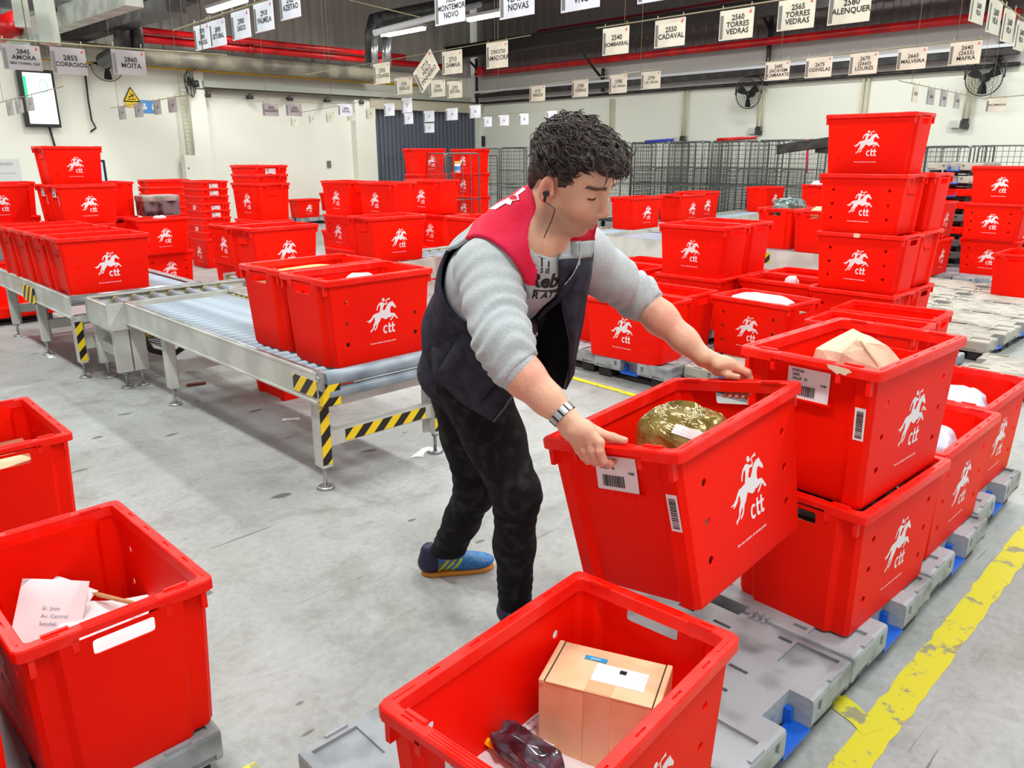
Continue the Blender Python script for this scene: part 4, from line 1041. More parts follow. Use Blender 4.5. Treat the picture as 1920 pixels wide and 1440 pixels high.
# curls lying over the hair mass
from mathutils.bvhtree import BVHTree
rnd = random.Random(11); bm = bmesh.new(); bm.from_mesh(oh.data); bv = BVHTree.FromBMesh(bm); nv0 = len(bm.verts)
for i in range(1300):
    th_, ph_ = rnd.uniform(-math.pi, math.pi), math.acos(rnd.uniform(-.35, 1))
    d = hf*math.cos(th_)*math.sin(ph_)+hl*math.sin(th_)*math.sin(ph_)+hu*math.cos(ph_)
    hit = bv.ray_cast(Vector(hd(-.01, 0, .045)+d*.25), Vector(-d))
    if hit[0] is None: continue
    Lh = HR3@(np.array(hit[0][:])-hc0)
    if Lh[2] < np.interp(Lh[0], xs_, zs_)+.006: continue
    nrm = hit[1]; t0 = Vector(hf*0.9-hu*.2+hl*rnd.uniform(-.8, .8)); t0 = (t0-nrm*t0.dot(nrm)).normalized(); sd = nrm.cross(t0)
    top = max(0.0, min(1, (Lh[2])/.08)); ln = rnd.uniform(.018, .034)*(0.5+.6*top); cv = rnd.uniform(-1, 1); pts = []
    for j in range(6):
        s_ = j/5; pts.append(hit[0]+t0*ln*s_+sd*cv*ln*.45*s_*s_+nrm*(.0004+(.0042*top+.0008)*math.sin(s_*3.0))-nrm*.0042*s_*s_)
    tube(bm, pts, [.0008, .0015, .0017, .0015, .0010, .0003], 4, cap=False)
bm.to_mesh(oh.data); bm.free(); oh.data.polygons.foreach_set('use_smooth', [True]*len(oh.data.polygons))
# lashes and lid lines
for t in (-1, 1):
    bm = MB()
    pts = [Vector(hd(.0765+.0128*math.cos(a)*.95, t*.031+.0168*math.sin(a)*.99, .003-.0040-.003*math.cos(a))) for a in [k*.27-1.2 for k in range(10)]]
    tube(bm, pts, [.0007]+[.0016]*8+[.0007], 5)
    done(bm, 'eyelashes', mat('lash_dark', (30, 22, 20), .6), man)
# ---- trousers
DENIM = mat('black_denim', (27, 27, 30), 0.85, rgb2=(50, 50, 54), scale=28, lo=.5, hi=.72, bump=.5, bscale=240, spec=.15)
tr = SDF()
tr.ell(pel+front*.012-spine*.02+v3(.025, 0, 0), (.100, .112, .11), np.stack([front, sax, spine]), .03)
tr.chain([hiR+front*.0, (hiR+knR)/2+v3(.004, 0, 0), knR, (knR*.5+anR*.5)-v3(.004, 0, 0), anR-v3(0, 0, .035)], [.112, .088, .070, .060, .054], .035)
tr.chain([hiL-front*.01, (hiL+knL)/2, knL, (knL+anL)/2, anL-v3(0.002, 0, .01)], [.112, .088, .070, .060, .060], .035)
zR = anR[2]-.045; zL = anL[2]-.012
def trf(P):
    d = tr.ev(P)
    def rg(c, a, w, s, sd): return s*np.exp(-(np.linalg.norm(P-c, axis=-1)/w)**2)*np.sin(((P-c)@a)*sd+2.4*noise3(P, 22, 3))
    d = d-rg(knR-v3(.02, 0, 0), v3(.15, 0, 1), .12, .0028, 150)-rg(knL, v3(-.2, 0, 1), .12, .0028, 150)-rg(anR+v3(0, 0, .02), v3(0, 0, 1), .08, .0028, 190)-rg(anL+v3(0, 0, .03), v3(0, 0, 1), .09, .0028, 190)-rg(hiR+v3(.05, -.05, -.08), v3(.6, 0, .8), .13, .0028, 120)
    d = d-.0025*noise3(P, 45, 8)
    left = P[..., 1] > 2.315+.0*P[..., 0]
    return np.maximum(d, np.where(P[..., 0] < -.13, zL, zR)-P[..., 2]) if True else d
lo = np.array([-.42, 1.98, .01]); hi_ = np.array([.14, 2.62, 1.05])
mesh_sdf(trf, lo, hi_, .0042, 'trousers', DENIM, man, relax=3)
# ---- sweater: sleeves pushed up to the elbows, front of the body
GREYK = mat('grey_marl_knit', (192, 198, 200), 0.9, rgb2=(178, 184, 187), scale=260, lo=.4, hi=.65, bump=.35, bscale=420, spec=.1)
sw = SDF()
sw.chain([nkb-spine*.035, upc, che, wai+front*.012, pel+spine*.06+front*.03], [.085, .122, .126, .102, .09], .05)
sw.chain([upc+spine*.01, shR], [.09, .078], .04).chain([upc+spine*.01, shL], [.09, .076], .04)
sw.chain([shR, shR*.5+elR*.5, elR, cuR+fa*.02], [.078, .072, .068, .060], .03)
cuL = elL+fb*.02
sw.chain([shL, shL*.55+elL*.45, cuL-(fb/np.linalg.norm(fb))*.03, cuL], [.076, .068, .062, .056], .03)
aR = (cuR-elR)/np.linalg.norm(cuR-elR); aL = (cuL-shL)/np.linalg.norm(cuL-shL); bR = (elR-shR)/np.linalg.norm(elR-shR)
def swf(P):
    d = sw.ev(P)
    tR_ = (P-cuR)@aR; nr = noise3(P, 26, 12)
    w1 = np.exp(-(np.linalg.norm(P-(elR*.75+cuR*.25), axis=-1)/.085)**2)
    d = d-w1*.007*np.sin(((P-elR)@(aR*.9+front*.45))*135+6*nr)
    w2 = np.exp(-(np.linalg.norm(P-(shR*.45+elR*.55), axis=-1)/.12)**2); d = d-w2*.0045*np.sin(((P-shR)@(bR*.7+front*.75))*95+3*nr)
    w3 = np.exp(-(np.linalg.norm(P-(cuL-aL*.06), axis=-1)/.085)**2); d = d-w3*.008*np.sin(((P-cuL)@(aL*.95+v3(0, 0, .3)))*150+3*nr)
    w4 = np.exp(-(np.linalg.norm(P-(shL*.5+cuL*.5), axis=-1)/.1)**2); d = d-w4*.004*np.sin(((P-shL)@(aL*.6+v3(0, 0, .8)))*90+3*nr)
    d = d-.002*noise3(P, 60, 6)
    # cuffs end cleanly, body open at the forearms and the neck
    nR = np.linalg.norm(P-cuR, axis=-1); nL = np.linalg.norm(P-cuL, axis=-1)
    dirR = fa/np.linalg.norm(fa); dirL = fb/np.linalg.norm(fb)
    cr = np.where(nR < .13, (P-cuR)@dirR-.012, -1.0); cl = np.where(nL < .12, (P-cuL)@dirL-.022, -1.0)
    d = np.maximum(d, np.maximum(cr, cl))
    neck = (np.linalg.norm((P-(nkb+front*.018))-np.outer((P-nkb)@spine, spine).reshape(P.shape), axis=-1))-.066
    return np.maximum(d, np.where((P-nkb)@spine > -.055, -neck, -1.0))
mesh_sdf(swf, np.min([pel, shR, elR, cuR, cuL], 0)-[.16, .16, .12], np.max([pel, shL, cuL, nkb], 0)+[.14, .18, .14], .0042, 'sweater', GREYK, man, relax=3)
for c_, d_, r_ in ((cuR+fa*.0, fa, .056), (cuL, fb, .053)):
    d_ = d_/np.linalg.norm(d_); x_ = np.cross(d_, v3(0, 0, 1)); x_ /= np.linalg.norm(x_); y_ = np.cross(d_, x_); bm = MB(); R_ = []
    for j, (t_, k_) in enumerate(((-.035, 1.02), (-.02, 1.0), (0, .97), (.022, .93), (.026, .90), (.022, .84), (0, .84))):
        R_.append([bm.verts.new(c_+d_*t_+(x_*math.cos(a)+y_*math.sin(a))*(r_*k_*(1+.016*(i % 2)))) for i, a in enumerate([2*math.pi*i/72 for i in range(72)])])
    for j in range(len(R_)-1):
        for i in range(72): bm.faces.new((R_[j][i], R_[j][(i+1) % 72], R_[j+1][(i+1) % 72], R_[j+1][i]))
    done(bm, 'sweater_cuff', GREYK, man, smooth=True)
# collar ring
bm = MB(); cN = nkb+front*.012-spine*.012; tube(bm, [Vector(cN+(front*math.cos(a)*1.0+sax*math.sin(a)*1.0)*.070-spine*(.026*math.cos(a))) for a in [2*math.pi*i/40 for i in range(40)]], .0075, 8, closed=True)
done(bm, 'sweater_collar', GREYK, man)
# ---- vest
NAVY = mat('navy_cotton', (42, 42, 54), 0.8, rgb2=(54, 54, 66), scale=30, bump=.3, bscale=300, spec=.2)
VRED = mat('crimson_cotton', (214, 18, 56), 0.7, rgb2=(226, 36, 76), scale=14, bump=.25, bscale=260, spec=.25)
VGREY = mat('reflective_grey_band', (172, 182, 184), 0.45, rgb2=(156, 166, 168), scale=20, spec=.5)
vt = SDF()
vt.chain([nkb-spine*.045, upc, che-front*.004, wai+front*.010, pel+front*.028, pel-spine*.10+front*.03], [.098, .139, .146, .120, .112, .112], .05)
vt.chain([upc+spine*.01-front*.03, nkb+spine*.045-front*.035], [.11, .072], .04)
vt.chain([upc+spine*.02, shR], [.10, .092], .05).chain([upc+spine*.02, shL*.75+upc*.25], [.10, .082], .05)
ap1, ap2, apl = px(848, 474, 2.06), px(1002, 545, 1.875), px(932, 456, 1.885)
anr = np.cross(ap1-apl, ap2-apl); anr /= np.linalg.norm(anr)
if anr@(shR-upc) < 0: anr = -anr
hemn = spine*-1.0+front*0.10; hemn /= np.linalg.norm(hemn); hemc = hemn@(px(803, 694, 2.30))
def vf(P):
    d = vt.ev(P)-.003*noise3(P, 30, 21)-.0016*noise3(P, 75, 22)
    t = (P-pel)@spine; s = (P-pel)@sax; f = (P-pel)@front
    def cap(a, b, r):
        ba = b-a; q = np.clip(((P-a)@ba)/(ba@ba), 0, 1); return np.linalg.norm(P-a-q[..., None]*ba, axis=-1)-r
    armR = np.maximum(-((P-apl)@anr), np.linalg.norm(P-shR, axis=-1)-.165); armL = cap(shL+front*.01-spine*.01, cuL, .080)
    d = np.maximum(d, -armR); d = np.maximum(d, -armL)
    # front opening, neck hole
    hi_s = .032+.12*np.clip((.34-t)/.34, 0, 1); lo_s = -.052-.03*np.clip((.30-t)/.3, 0, 1)
    op = np.maximum(np.maximum(s-hi_s, lo_s-s), .05-f); d = np.maximum(d, -op)
    nk = np.linalg.norm((P-(nkb+front*.055+sax*.01))-((P-nkb)@spine)[..., None]*spine, axis=-1)-.080
    d = np.maximum(d, np.where((P-nkb)@spine > -.09, -nk, -1.0))
    d = np.maximum(d, (P@hemn)-hemc)
    # hollow so that the lining shows
    inner = vt.ev(P)+.012
    return np.maximum(d, -np.maximum(inner, -(P@hemn-hemc+.01)*0-1))
tb_, tf_ = px(903, 402, 2.10)-pel, px(1003, 542, 1.88)-pel
def vpick(c):
    q = c-pel; t = q@spine; f = q@front; k = np.clip((f-tb_@front)/((tf_-tb_)@front), -.3, 1.2)
    tr_ = (tb_@spine)*(1-k)+(tf_@spine)*k+.085*np.clip((q@sax)/.08, 0, 1)*np.clip(f/.05, 0, 1); w_ = .10*(1-k)+.045*k
    return np.where(t > tr_, 1, np.where(t > tr_-w_, 2, 0))
vo = mesh_sdf(vf, np.min([pel, shR], 0)-[.2, .2, .2], np.max([pel, shL, nkb], 0)+[.22, .22, .12], .0033, 'vest', [NAVY, VRED, VGREY], man, pick=vpick, relax=5)
def sheet(name, pts, th, m, parent, bend=0.01):
    """cloth panel given by its outline in space, with thickness"""
    P_ = [Vector(p) for p in pts]; c = sum(P_, Vector())/len(P_); n = (P_[1]-P_[0]).cross(P_[-1]-P_[0]).normalized()
    bm = MB(); f = bm.faces.new([bm.verts.new(p) for p in P_]); bmesh.ops.triangulate(bm, faces=[f])
    bmesh.ops.subdivide_edges(bm, edges=bm.edges, cuts=3, use_grid_fill=True)
    for v in bm.verts: v.co += n*bend*math.sin(v.co.z*38+v.co.x*20)
    r = bmesh.ops.solidify(bm, geom=bm.faces[:], thickness=th)
    return done(bm, name, m, parent, smooth=True)
LIN = mat('black_lining', (14, 14, 16), .9, spec=.1)
# far front panel hanging open: outside strip and black inside
_b1 = bmesh.new(); _b1.from_mesh(vo.data); _swo = [c for c in man.children if c.name == 'sweater'][0]; _b1.from_mesh(_swo.data); BVA = BVHTree.FromBMesh(_b1); _b1.free()
def on(x, y, off=.010, dy=2.05):
    o_ = Vector(px(x, y, 1.2)); d_ = (Vector(px(x, y, 2.5))-o_).normalized(); h = BVA.ray_cast(o_, d_, 1.1)
    return np.array((h[0] if h[0] is not None and h[0].y < dy+.16 else Vector(px(x, y, dy)))-d_*off)
fp = [on(1047, 486, .018), on(1076, 485, .018), on(1107, 481, .026, 2.06), px(1104, 520, 2.07), px(1092, 590, 2.10), px(1075, 660, 2.12), px(1072, 700, 2.10), px(1058, 730, 2.08), px(1066, 690, 2.02), px(1068, 640, 2.00), px(1058, 590, 1.99), on(1048, 545)]
sheet('vest_front_panel', fp, .006, NAVY, vo, .002)
fi = [px(1048, 552, 2.02), px(1070, 612, 2.03), px(1073, 690, 2.05), px(1057, 729, 2.09), px(1034, 708, 2.16), px(1000, 668, 2.24), px(992, 645, 2.26), px(1008, 600, 2.20), px(1024, 570, 2.12)]
sheet('vest_lining', fi, .004, LIN, vo, .002)
bandp = [on(1047, 453, .022), on(1077, 452, .022), on(1113, 448, .03, 2.06), on(1107, 482, .028, 2.06), on(1076, 486, .020), on(1047, 488, .020)]
sheet('vest_grey_band', bandp, .006, VGREY, vo, .0)
redp = [on(1047, 430, .024), on(1060, 416, .026), on(1100, 404, .03, 2.05), on(1120, 416, .032, 2.06), on(1113, 449, .031, 2.06), on(1077, 453, .023), on(1047, 454, .023)]
sheet('vest_red_yoke', redp, .006, VRED, vo, .0)
# near lower front corner with zip edge and pocket
nf = [px(905, 640, 1.99), px(955, 668, 1.94), px(962, 735, 1.98), px(925, 790, 2.03), px(868, 758, 2.10), px(815, 706, 2.14), px(812, 650, 2.14), px(860, 620, 2.05)]
sheet('vest_side_panel', nf, .006, NAVY, vo, .003)
pk = [px(878, 605, 2.005), px(930, 655, 1.955), px(935, 712, 1.965), px(897, 762, 2.03), px(822, 695, 2.095)]
sheet('vest_pocket', pk, .005, NAVY, vo, .001)
bm = MB(); tube(bm, [Vector(px(963, 738, 1.97)), Vector(px(945, 766, 1.985)), Vector(px(926, 791, 2.02))], .003, 6); tube(bm, [Vector(px(1048, 545, 2.003)), Vector(px(1058, 590, 2.003)), Vector(px(1068, 640, 2.012)), Vector(px(1068, 690, 2.03)), Vector(px(1058, 728, 2.07))], .003, 6)
done(bm, 'vest_zip', mat('zip_grey', (80, 82, 88), .4, .4), vo)
# ---- shoes
def shoe(a, toe, label, first):
    z0 = 0.0; ax = toe-a; ax[2] = 0; ln = np.linalg.norm(ax); ax /= ln; sd = np.cross(v3(0, 0, 1), ax)
    R = np.stack([ax, sd, v3(0, 0, 1)]); s = SDF(); o = v3(a[0], a[1], 0)
    Q = lambda x, y, z: o+ax*x+sd*y+v3(0, 0, z)
    s.ell(Q(.035, 0, .042), (.045, .034, .040), R, .02).ell(Q(.13, .002, .038), (.075, .040, .032), R, .03).ell(Q(.20, .002, .030), (.065, .044, .026), R, .03).cone(Q(.02, 0, .05), Q(.03, 0, .085), .032, .036, .02).cone(Q(.06, 0, .075), Q(.14, 0, .05), .024, .022, .02)
    s.half(v3(0, 0, -1), -.012)
    def col(c):
        L = (c-o)@R.T; x, y, z = L[:, 0], L[:, 1], L[:, 2]
        k = np.where(x < .055, 1, 0)                        # navy heel
        k = np.where((x >= .055) & (x < .085) & (z < .05), 2, k)
        for q in (.085, .108, .131): k = np.where((np.abs((x-(z*0.9))-(q-.045)) < .0055) & (z > .016) & (z < .062) & (np.abs(y) > .018), 3, k)
        k = np.where(z < .014, 4, k)
        return k
    e = mesh_sdf(s.ev, Q(.12, 0, .05)-.19, Q(.12, 0, .05)+.19, .003, 'shoe', [mat('shoe_blue', (48, 128, 190), .45, rgb2=(34, 104, 166), scale=80), mat('shoe_navy', (28, 30, 66), .5), mat('shoe_grey', (96, 108, 118), .5), mat('shoe_lime', (190, 214, 20), .45), mat('shoe_white', (120, 150, 150), .5)], man, pick=col)
    sl = SDF(); sl.ell(Q(.045, 0, .004), (.05, .037, .03), R, .01).ell(Q(.19, .002, .004), (.075, .047, .03), R, .05).ell(Q(.12, .0, .004), (.07, .040, .03), R, .03).half(v3(0, 0, 1), .016).half(v3(0, 0, -1), -.0005)
    mesh_sdf(sl.ev, Q(.12, 0, .02)-.19, Q(.12, 0, .02)+.19, .003, 'sole', mat('gum_sole', (196, 136, 40), .5), e)
    bm = MB()
    for q in range(6):
        x = .10+.019*q; zz = .078-.0075*q
        tube(bm, [Vector(Q(x, -.024, zz-.012)), Vector(Q(x+.012, 0, zz)), Vector(Q(x+.02, .026, zz-.014))], .0018, 5); tube(bm, [Vector(Q(x+.02, -.026, zz-.014)), Vector(Q(x+.010, 0, zz+.001)), Vector(Q(x, .024, zz-.012))], .0018, 5)
    lp = [Vector(Q(.085, -.01, .088)), Vector(Q(.10, -.03, .096)), Vector(Q(.13, -.045, .094)), Vector(Q(.135, -.03, .088)), Vector(Q(.10, -.01, .088))]
    tube(bm, lp, .0018, 5)
    done(bm, 'laces', BLK, e)
    return e
sh1 = shoe(np.array(atz(786, 1076, 0)[:])+v3(.012, 0.0, 0), np.array(atz(922, 1062, 0)[:]), 'blue shoe', 0)
fo = v3(anR[0]-.04, anR[1]+.02, 0); sh2 = shoe(fo, fo+v3(.17, -.17, 0), 'blue shoe', 0)
# ---- watch on the near wrist, thumb nails, earphone
wd = fa/np.linalg.norm(fa); wx = np.cross(wd, v3(0, 0, 1)); wx /= np.linalg.norm(wx); wy = np.cross(wd, wx); wc = wrR-wd*.012
bm = MB(); N = 44; R_ = []
for t_, r_ in ((-.0095, .0312), (-.0095, .0336), (.0095, .0330), (.0095, .0306)):
    R_.append([bm.verts.new(wc+wd*t_+(wx*math.cos(2*math.pi*i/N)+wy*math.sin(2*math.pi*i/N))*r_) for i in range(N)])
for j in range(4):
    for i in range(N):
        f = bm.faces.new((R_[j][i], R_[j][(i+1) % N], R_[(j+1) % 4][(i+1) % N], R_[(j+1) % 4][i])); f.material_index = 0 if (j != 1) else (1 if i % 4 else 0)
wt = done(bm, 'wristband', [BLK, mat('band_metal', (196, 198, 196), .25, .8)], man)
bm = MB(); cc_ = Vector(hd(-.004, -.084, -.024)); tube(bm, [cc_, cc_+Vector(-hl*.010)], .006, 10); tube(bm, [cc_+Vector(-hl*.007), cc_+Vector(-hl*.007-hu*.018+hf*.004)], .0032, 8)
pts = [cc_+Vector(-hl*.007-hu*.018+hf*.004), Vector(px(1041, 392, 1.79)), Vector(px(1034, 414, 1.82)), Vector(px(1026, 432, 1.85)), Vector(px(1020, 446, 1.88))]
sm = []
for i in range(len(pts)-1):
    for t in (0, .33, .66): sm.append(pts[i].lerp(pts[i+1], t))
tube(bm, sm+[pts[-1]], .0013, 6)
done(bm, 'earphone', BLK, man)
NAIL = mat('nail', (236, 190, 176), .3)
for tp, tm in (tR, tL):
    d = (tp-tm)/np.linalg.norm(tp-tm); up_ = HRo@v3(0, 0, 1); up_ = up_-d*(up_@d); up_ /= np.linalg.norm(up_); s_ = np.cross(d, up_)
    bm = MB(); c_ = tp+up_*.0074+d*.001
    flat = [c_+d*(.0075*math.cos(a))+s_*(.0058*math.sin(a))-up_*(.0022*math.sin(a)**2) for a in [2*math.pi*i/14 for i in range(14)]]
    A = [bm.verts.new(p) for p in flat]; Bv = [bm.verts.new(p-up_*.002) for p in flat]; cv = bm.verts.new(c_+up_*.0006)
    for i in range(14): bm.faces.new((A[i], A[(i+1) % 14], cv)); bm.faces.new((A[i], Bv[i], Bv[(i+1) % 14], A[(i+1) % 14]))
    done(bm, 'thumb_nail', NAIL, man, smooth=True)
# shirt print seen between the vest fronts, wrapped on the knit
swo = [c for c in man.children if c.name.startswith('sweater') and 'cuff' not in c.name and 'collar' not in c.name][0]
bm = bmesh.new(); bm.from_mesh(swo.data); bv = BVHTree.FromBMesh(bm); bm.free()
bm = MB()
fx = Vector(sax*-1).normalized()*-1
for s_, x_, y_, sz, bd in (('ITY', 1020, 492, .030, .0006), ('S IE', 1022, 508, .018, .0004), ('Rebel', 1033, 527, .055, .0022), ('R ATTIT', 1032, 553, .030, .001), ('DENIM', 1022, 575, .022, .001), ('_____', 1035, 532, .05, .001)):
    org = Vector(px(x_, y_, 1.5)); dd = (Vector(px(x_, y_, 2.5))-org).normalized(); h = bv.ray_cast(org, dd)
    if h[0] is None: continue
    ex = Vector(sax); ez = Vector(spine)*0.6+Vector((0, 0, .6)); ez = (ez-ex*ez.dot(ex)).normalized(); en = ex.cross(ez)
    vv, ff = textmesh(s_, sz, bd, 'CENTER'); nv = []
    for v in vv:
        p = h[0]+ex*v.x+ez*v.y; q = bv.ray_cast(p+Vector(front)*.12, -Vector(front))
        nv.append(bm.verts.new((q[0] if q[0] is not None else p)+Vector(front)*.0012))
    for f in ff:
        try: bm.faces.new([nv[i] for i in f])
        except ValueError: pass
done(bm, 'shirt_print', mat('faded_black_print', (34, 34, 36), .8), swo)
# white emblem patch on the back of the yoke
bm = bmesh.new(); bm.from_mesh(vo.data); bv = BVHTree.FromBMesh(bm); bm.free(); bm = MB(); nv = []
for x_, y_ in ((918, 392), (934, 382), (953, 372), (963, 367), (981, 352), (986, 356), (972, 366), (974, 375), (961, 377), (958, 385), (948, 382), (930, 393)):
    org = Vector(px(x_, y_, 1.2)); dd = (Vector(px(x_, y_, 2.5))-org).normalized(); h = bv.ray_cast(org, dd)
    if h[0] is not None: nv.append(h[0]-dd*.0015+h[1]*.0015)
if len(nv) > 4:
    flatpoly(bm, nv); done(bm, 'vest_emblem', WHITEINK, vo)

bm = bmesh.new(); bm.from_mesh(vo.data); bv = BVHTree.FromBMesh(bm); bm.free(); nv = []
for x_, y_ in ((984, 578), (1010, 580), (1008, 632), (986, 636)):
    org = Vector(px(x_, y_, 1.2)); dd = (Vector(px(x_, y_, 2.5))-org).normalized(); h = bv.ray_cast(org, dd)
    nv.append((h[0] if h[0] is not None else Vector(px(x_, y_, 1.9)))-dd*.004)
sheet('badge_pocket', nv, .003, mat('dark_maroon_plastic', (52, 26, 34), .25), vo, 0)
# ================================================================ what lies in the crates
KRAFT = mat('kraft_card', (234, 196, 156), 0.7, rgb2=(226, 186, 144), scale=20, bump=.1)
def crumple(bm, sx, sy, sz, n, seed, amp=.012, freq=40, top=None):
    """closed soft packet"""
    r = bmesh.ops.create_uvsphere(bm, u_segments=n, v_segments=n//2, radius=1.0); rn = random.Random(seed); o = [Vector((rn.uniform(-9, 9), rn.uniform(-9, 9), rn.uniform(-9, 9))) for _ in range(3)]
    from mathutils import noise as mn
    for v in r['verts']:
        c = v.co.copy(); e = 0.45
        c = Vector([math.copysign(abs(k)**e, k) for k in c]); l = max(abs(c.x), abs(c.y), .001)
        p = Vector((c.x*sx, c.y*sy, c.z*sz*(1.15-.55*max(abs(c.x), abs(c.y))**3)))
        q = mn.cell_vector(p*freq*.35+o[0])*amp*.35+Vector((mn.noise(p*freq+o[0]), mn.noise(p*freq+o[1]), mn.noise(p*freq+o[2])))*amp
        v.co = p+q
    for f in bm.faces: f.smooth = False
def inC(key, x, y, z):    # point inside crate key, z above its base
    o = next(c for c in [CR[key]]); return o
def put_in(key, o, loc, rot=(0, 0, 0)):
    bpy.context.view_layer.update(); M = CR[key].matrix_world @ Matrix.Translation(loc) @ Euler(rot).to_matrix().to_4x4()
    o.matrix_world = M
SHEETM = mat('white_envelope', (240, 240, 242), 0.6, rgb2=(228, 230, 234), scale=10)
def envelope(key, label, sx, sy, loc, rot, m=SHEETM, th=.004, cat='envelope', bend=.01, name='envelope', writing=None, seed=0):
    bm = MB(); n = 8; G = {}
    rn = random.Random(seed+3)
    for s in (0, 1):
        for i in range(n+1):
            for j in range(n+1):
                u, v = i/n-.5, j/n-.5
                G[s, i, j] = bm.verts.new((u*sx, v*sy, bend*math.sin(u*4+seed)+bend*.6*math.cos(v*5+seed*2)+(th if s else 0)*(1-(2*max(abs(u), abs(v)))**6)))
    for i in range(n):
        for j in range(n):
            bm.faces.new((G[1, i, j], G[1, i+1, j], G[1, i+1, j+1], G[1, i, j+1])); bm.faces.new((G[0, i, j+1], G[0, i+1, j+1], G[0, i+1, j], G[0, i, j]))
    for i in range(n):
        for a, b, c, d in (((i, 0), (i+1, 0), 0, 0), ((i+1, n), (i, n), 0, 0), ((0, i+1), (0, i), 0, 0), ((n, i), (n, i+1), 0, 0)):
            bm.faces.new((G[0, a[0], a[1]], G[0, b[0], b[1]], G[1, b[0], b[1]], G[1, a[0], a[1]]))
    ms = [m, mat('pen_ink', (130, 132, 160), .7)]
    if writing:
        for k, w_ in enumerate(writing):
            vv, ff = textmesh(w_, sy*.075, 0.0, 'LEFT'); nv = []
            for q in vv:
                X, Y = -sx*.12+q.x, sy*.08-k*sy*.11+q.y; u, v = X/sx, Y/sy
                nv.append(bm.verts.new((X, Y, bend*math.sin(u*4+seed)+bend*.6*math.cos(v*5+seed*2)+th+.0015)))
            for f_ in ff:
                try: bm.faces.new([nv[i] for i in f_]).material_index = 1
                except ValueError: pass
    o = done(bm, name, ms, smooth=False, angle=40); put_in(key, o, loc, rot); return tag(o, label, cat)
# cardboard box in the front crate: solve its place from four seen corners
e = thing('cardboard_box', 'brown cardboard mailing box with a white address label in the front crate', 'box')
bm = MB(); box(bm, (0, 0, .095), (.25, .14, .19), bev=.003); done(bm, 'carton', KRAFT, e)
bm = MB(); box(bm, (0, 0, .1905), (.222, .143, .004), bev=.0015); done(bm, 'lid', KRAFT, e)
for s in (-1, 1):
    bm = MB(); box(bm, (s*.1185, 0, .188), (.012, .145, .012), bev=.003); box(bm, (s*.111, 0, .1925), (.0022, .143, .0012), mi=1); done(bm, 'side_flap', [KRAFT, mat('card_gap', (60, 36, 20), .8)], e)
bm = MB(); box(bm, (.03, -.005, .1930), (.11, .058, .0012)); done(bm, 'address_label', PAPER, e)
bm = MB(); box(bm, (.033, .010, .1940), (.014, .012, .0006)); done(bm, 'stamp_print', INK, e)
bm = MB(); box(bm, (-.032, .034, .1938), (.048, .013, .0012)); addtext(bm, 'post', .012, fr((1, 0, 0), (0, 1, 0), (0, 0, 1), (-.032, .034, .1946)), 1); done(bm, 'blue_sticker', [mat('sky_blue_sticker', (30, 160, 220), .4), PAPER], e)
bm = MB(); box(bm, (.0, -.0708, .098), (.055, .0012, .18)); box(bm, (0, -.05, .1931), (.055, .04, .0008)); done(bm, 'packing_tape', mat('packing_tape', (224, 180, 138), .18, spec=.6), e)
e.location = atz(1132, 1405, .235); e.rotation_euler = (0, 0, math.radians(-22)); BOXE = e
def wp(o, x, y, z, rot):
    o.matrix_world = Matrix.Translation(atz(x, y, z)) @ Euler(rot).to_matrix().to_4x4()
o = envelope('F', 'white envelope with handwriting under the cardboard box', .24, .17, (0, 0, 0), (0, 0, 0), writing=['Maria Alice', 'Rua da Igreja', 'Lisboa'], seed=1); wp(o, 985, 1362, .27, (.10, .05, .85))
o = envelope('F', 'large white envelope with a small barcode beside the black bag in the front crate', .32, .22, (0, 0, 0), (0, 0, 0), seed=4); wp(o, 1060, 1432, .265, (-.05, .05, -.4))
o = envelope('F', 'white padded envelope at the near corner of the front crate', .22, .15, (0, 0, 0), (0, 0, 0), seed=7); wp(o, 895, 1412, .28, (.05, .1, .25))
o = envelope('F', 'narrow yellow paper strip between the white envelopes', .09, .018, (0, 0, 0), (0, 0, 0), m=mat('yellow_strip', (250, 214, 20), .5), th=.002, bend=.006, name='paper_strip', cat='paper'); wp(o, 937, 1402, .315, (.0, .1, -.75))
bm = MB(); crumple(bm, .075, .036, .024, 40, 5, .014, 34); o = done(bm, 'plastic_bag', mat('black_shiny_plastic', (40, 34, 44), .18, rgb2=(86, 78, 92), scale=30, spec=.8)); wp(o, 985, 1412, .32, (.1, .1, -.75)); tag(o, 'crumpled black plastic bag in the front crate', 'bag')
bm = MB(); box(bm, (0, 0, .04), (.44, .28, .08)); o = done(bm, 'mail_bundle', mat('mail_mixed', (214, 212, 210), .7, rgb2=(150, 140, 130), scale=22)); put_in('F', o, (0, 0, .006)); tag(o, 'packed letters filling the bottom of the front crate', 'letters')
# gold parcel in the lifted crate
bm = MB(); crumple(bm, .15, .105, .085, 64, 8, .02, 18); 
for v in bm.verts:
    t = (v.co.x+.15)/.3; v.co.z *= 1.0+.25*(1-t)
e = thing('foil_parcel', 'gold brown film wrapped parcel in the lifted crate', 'parcel')
GOLD = mat('gold_brown_film', (160, 140, 72), .16, .35, rgb2=(128, 108, 50), scale=26, bump=.6, bscale=45, spec=.9)
done(bm, 'wrapping', GOLD, e)
e.matrix_world = HM @ Matrix.Translation((.035, .0, .245)) @ Euler((.25, .42, .35)).to_matrix().to_4x4() @ Matrix.Scale(1.15, 4)
bpy.context.view_layer.update()
wr_ = e.children[0]; _b = bmesh.new(); _b.from_mesh(wr_.data); _b.transform(wr_.matrix_world); bv = BVHTree.FromBMesh(_b); _b.free()
bm = MB(); G = []; c4 = ((1268, 794), (1328, 814), (1317, 831), (1258, 811))
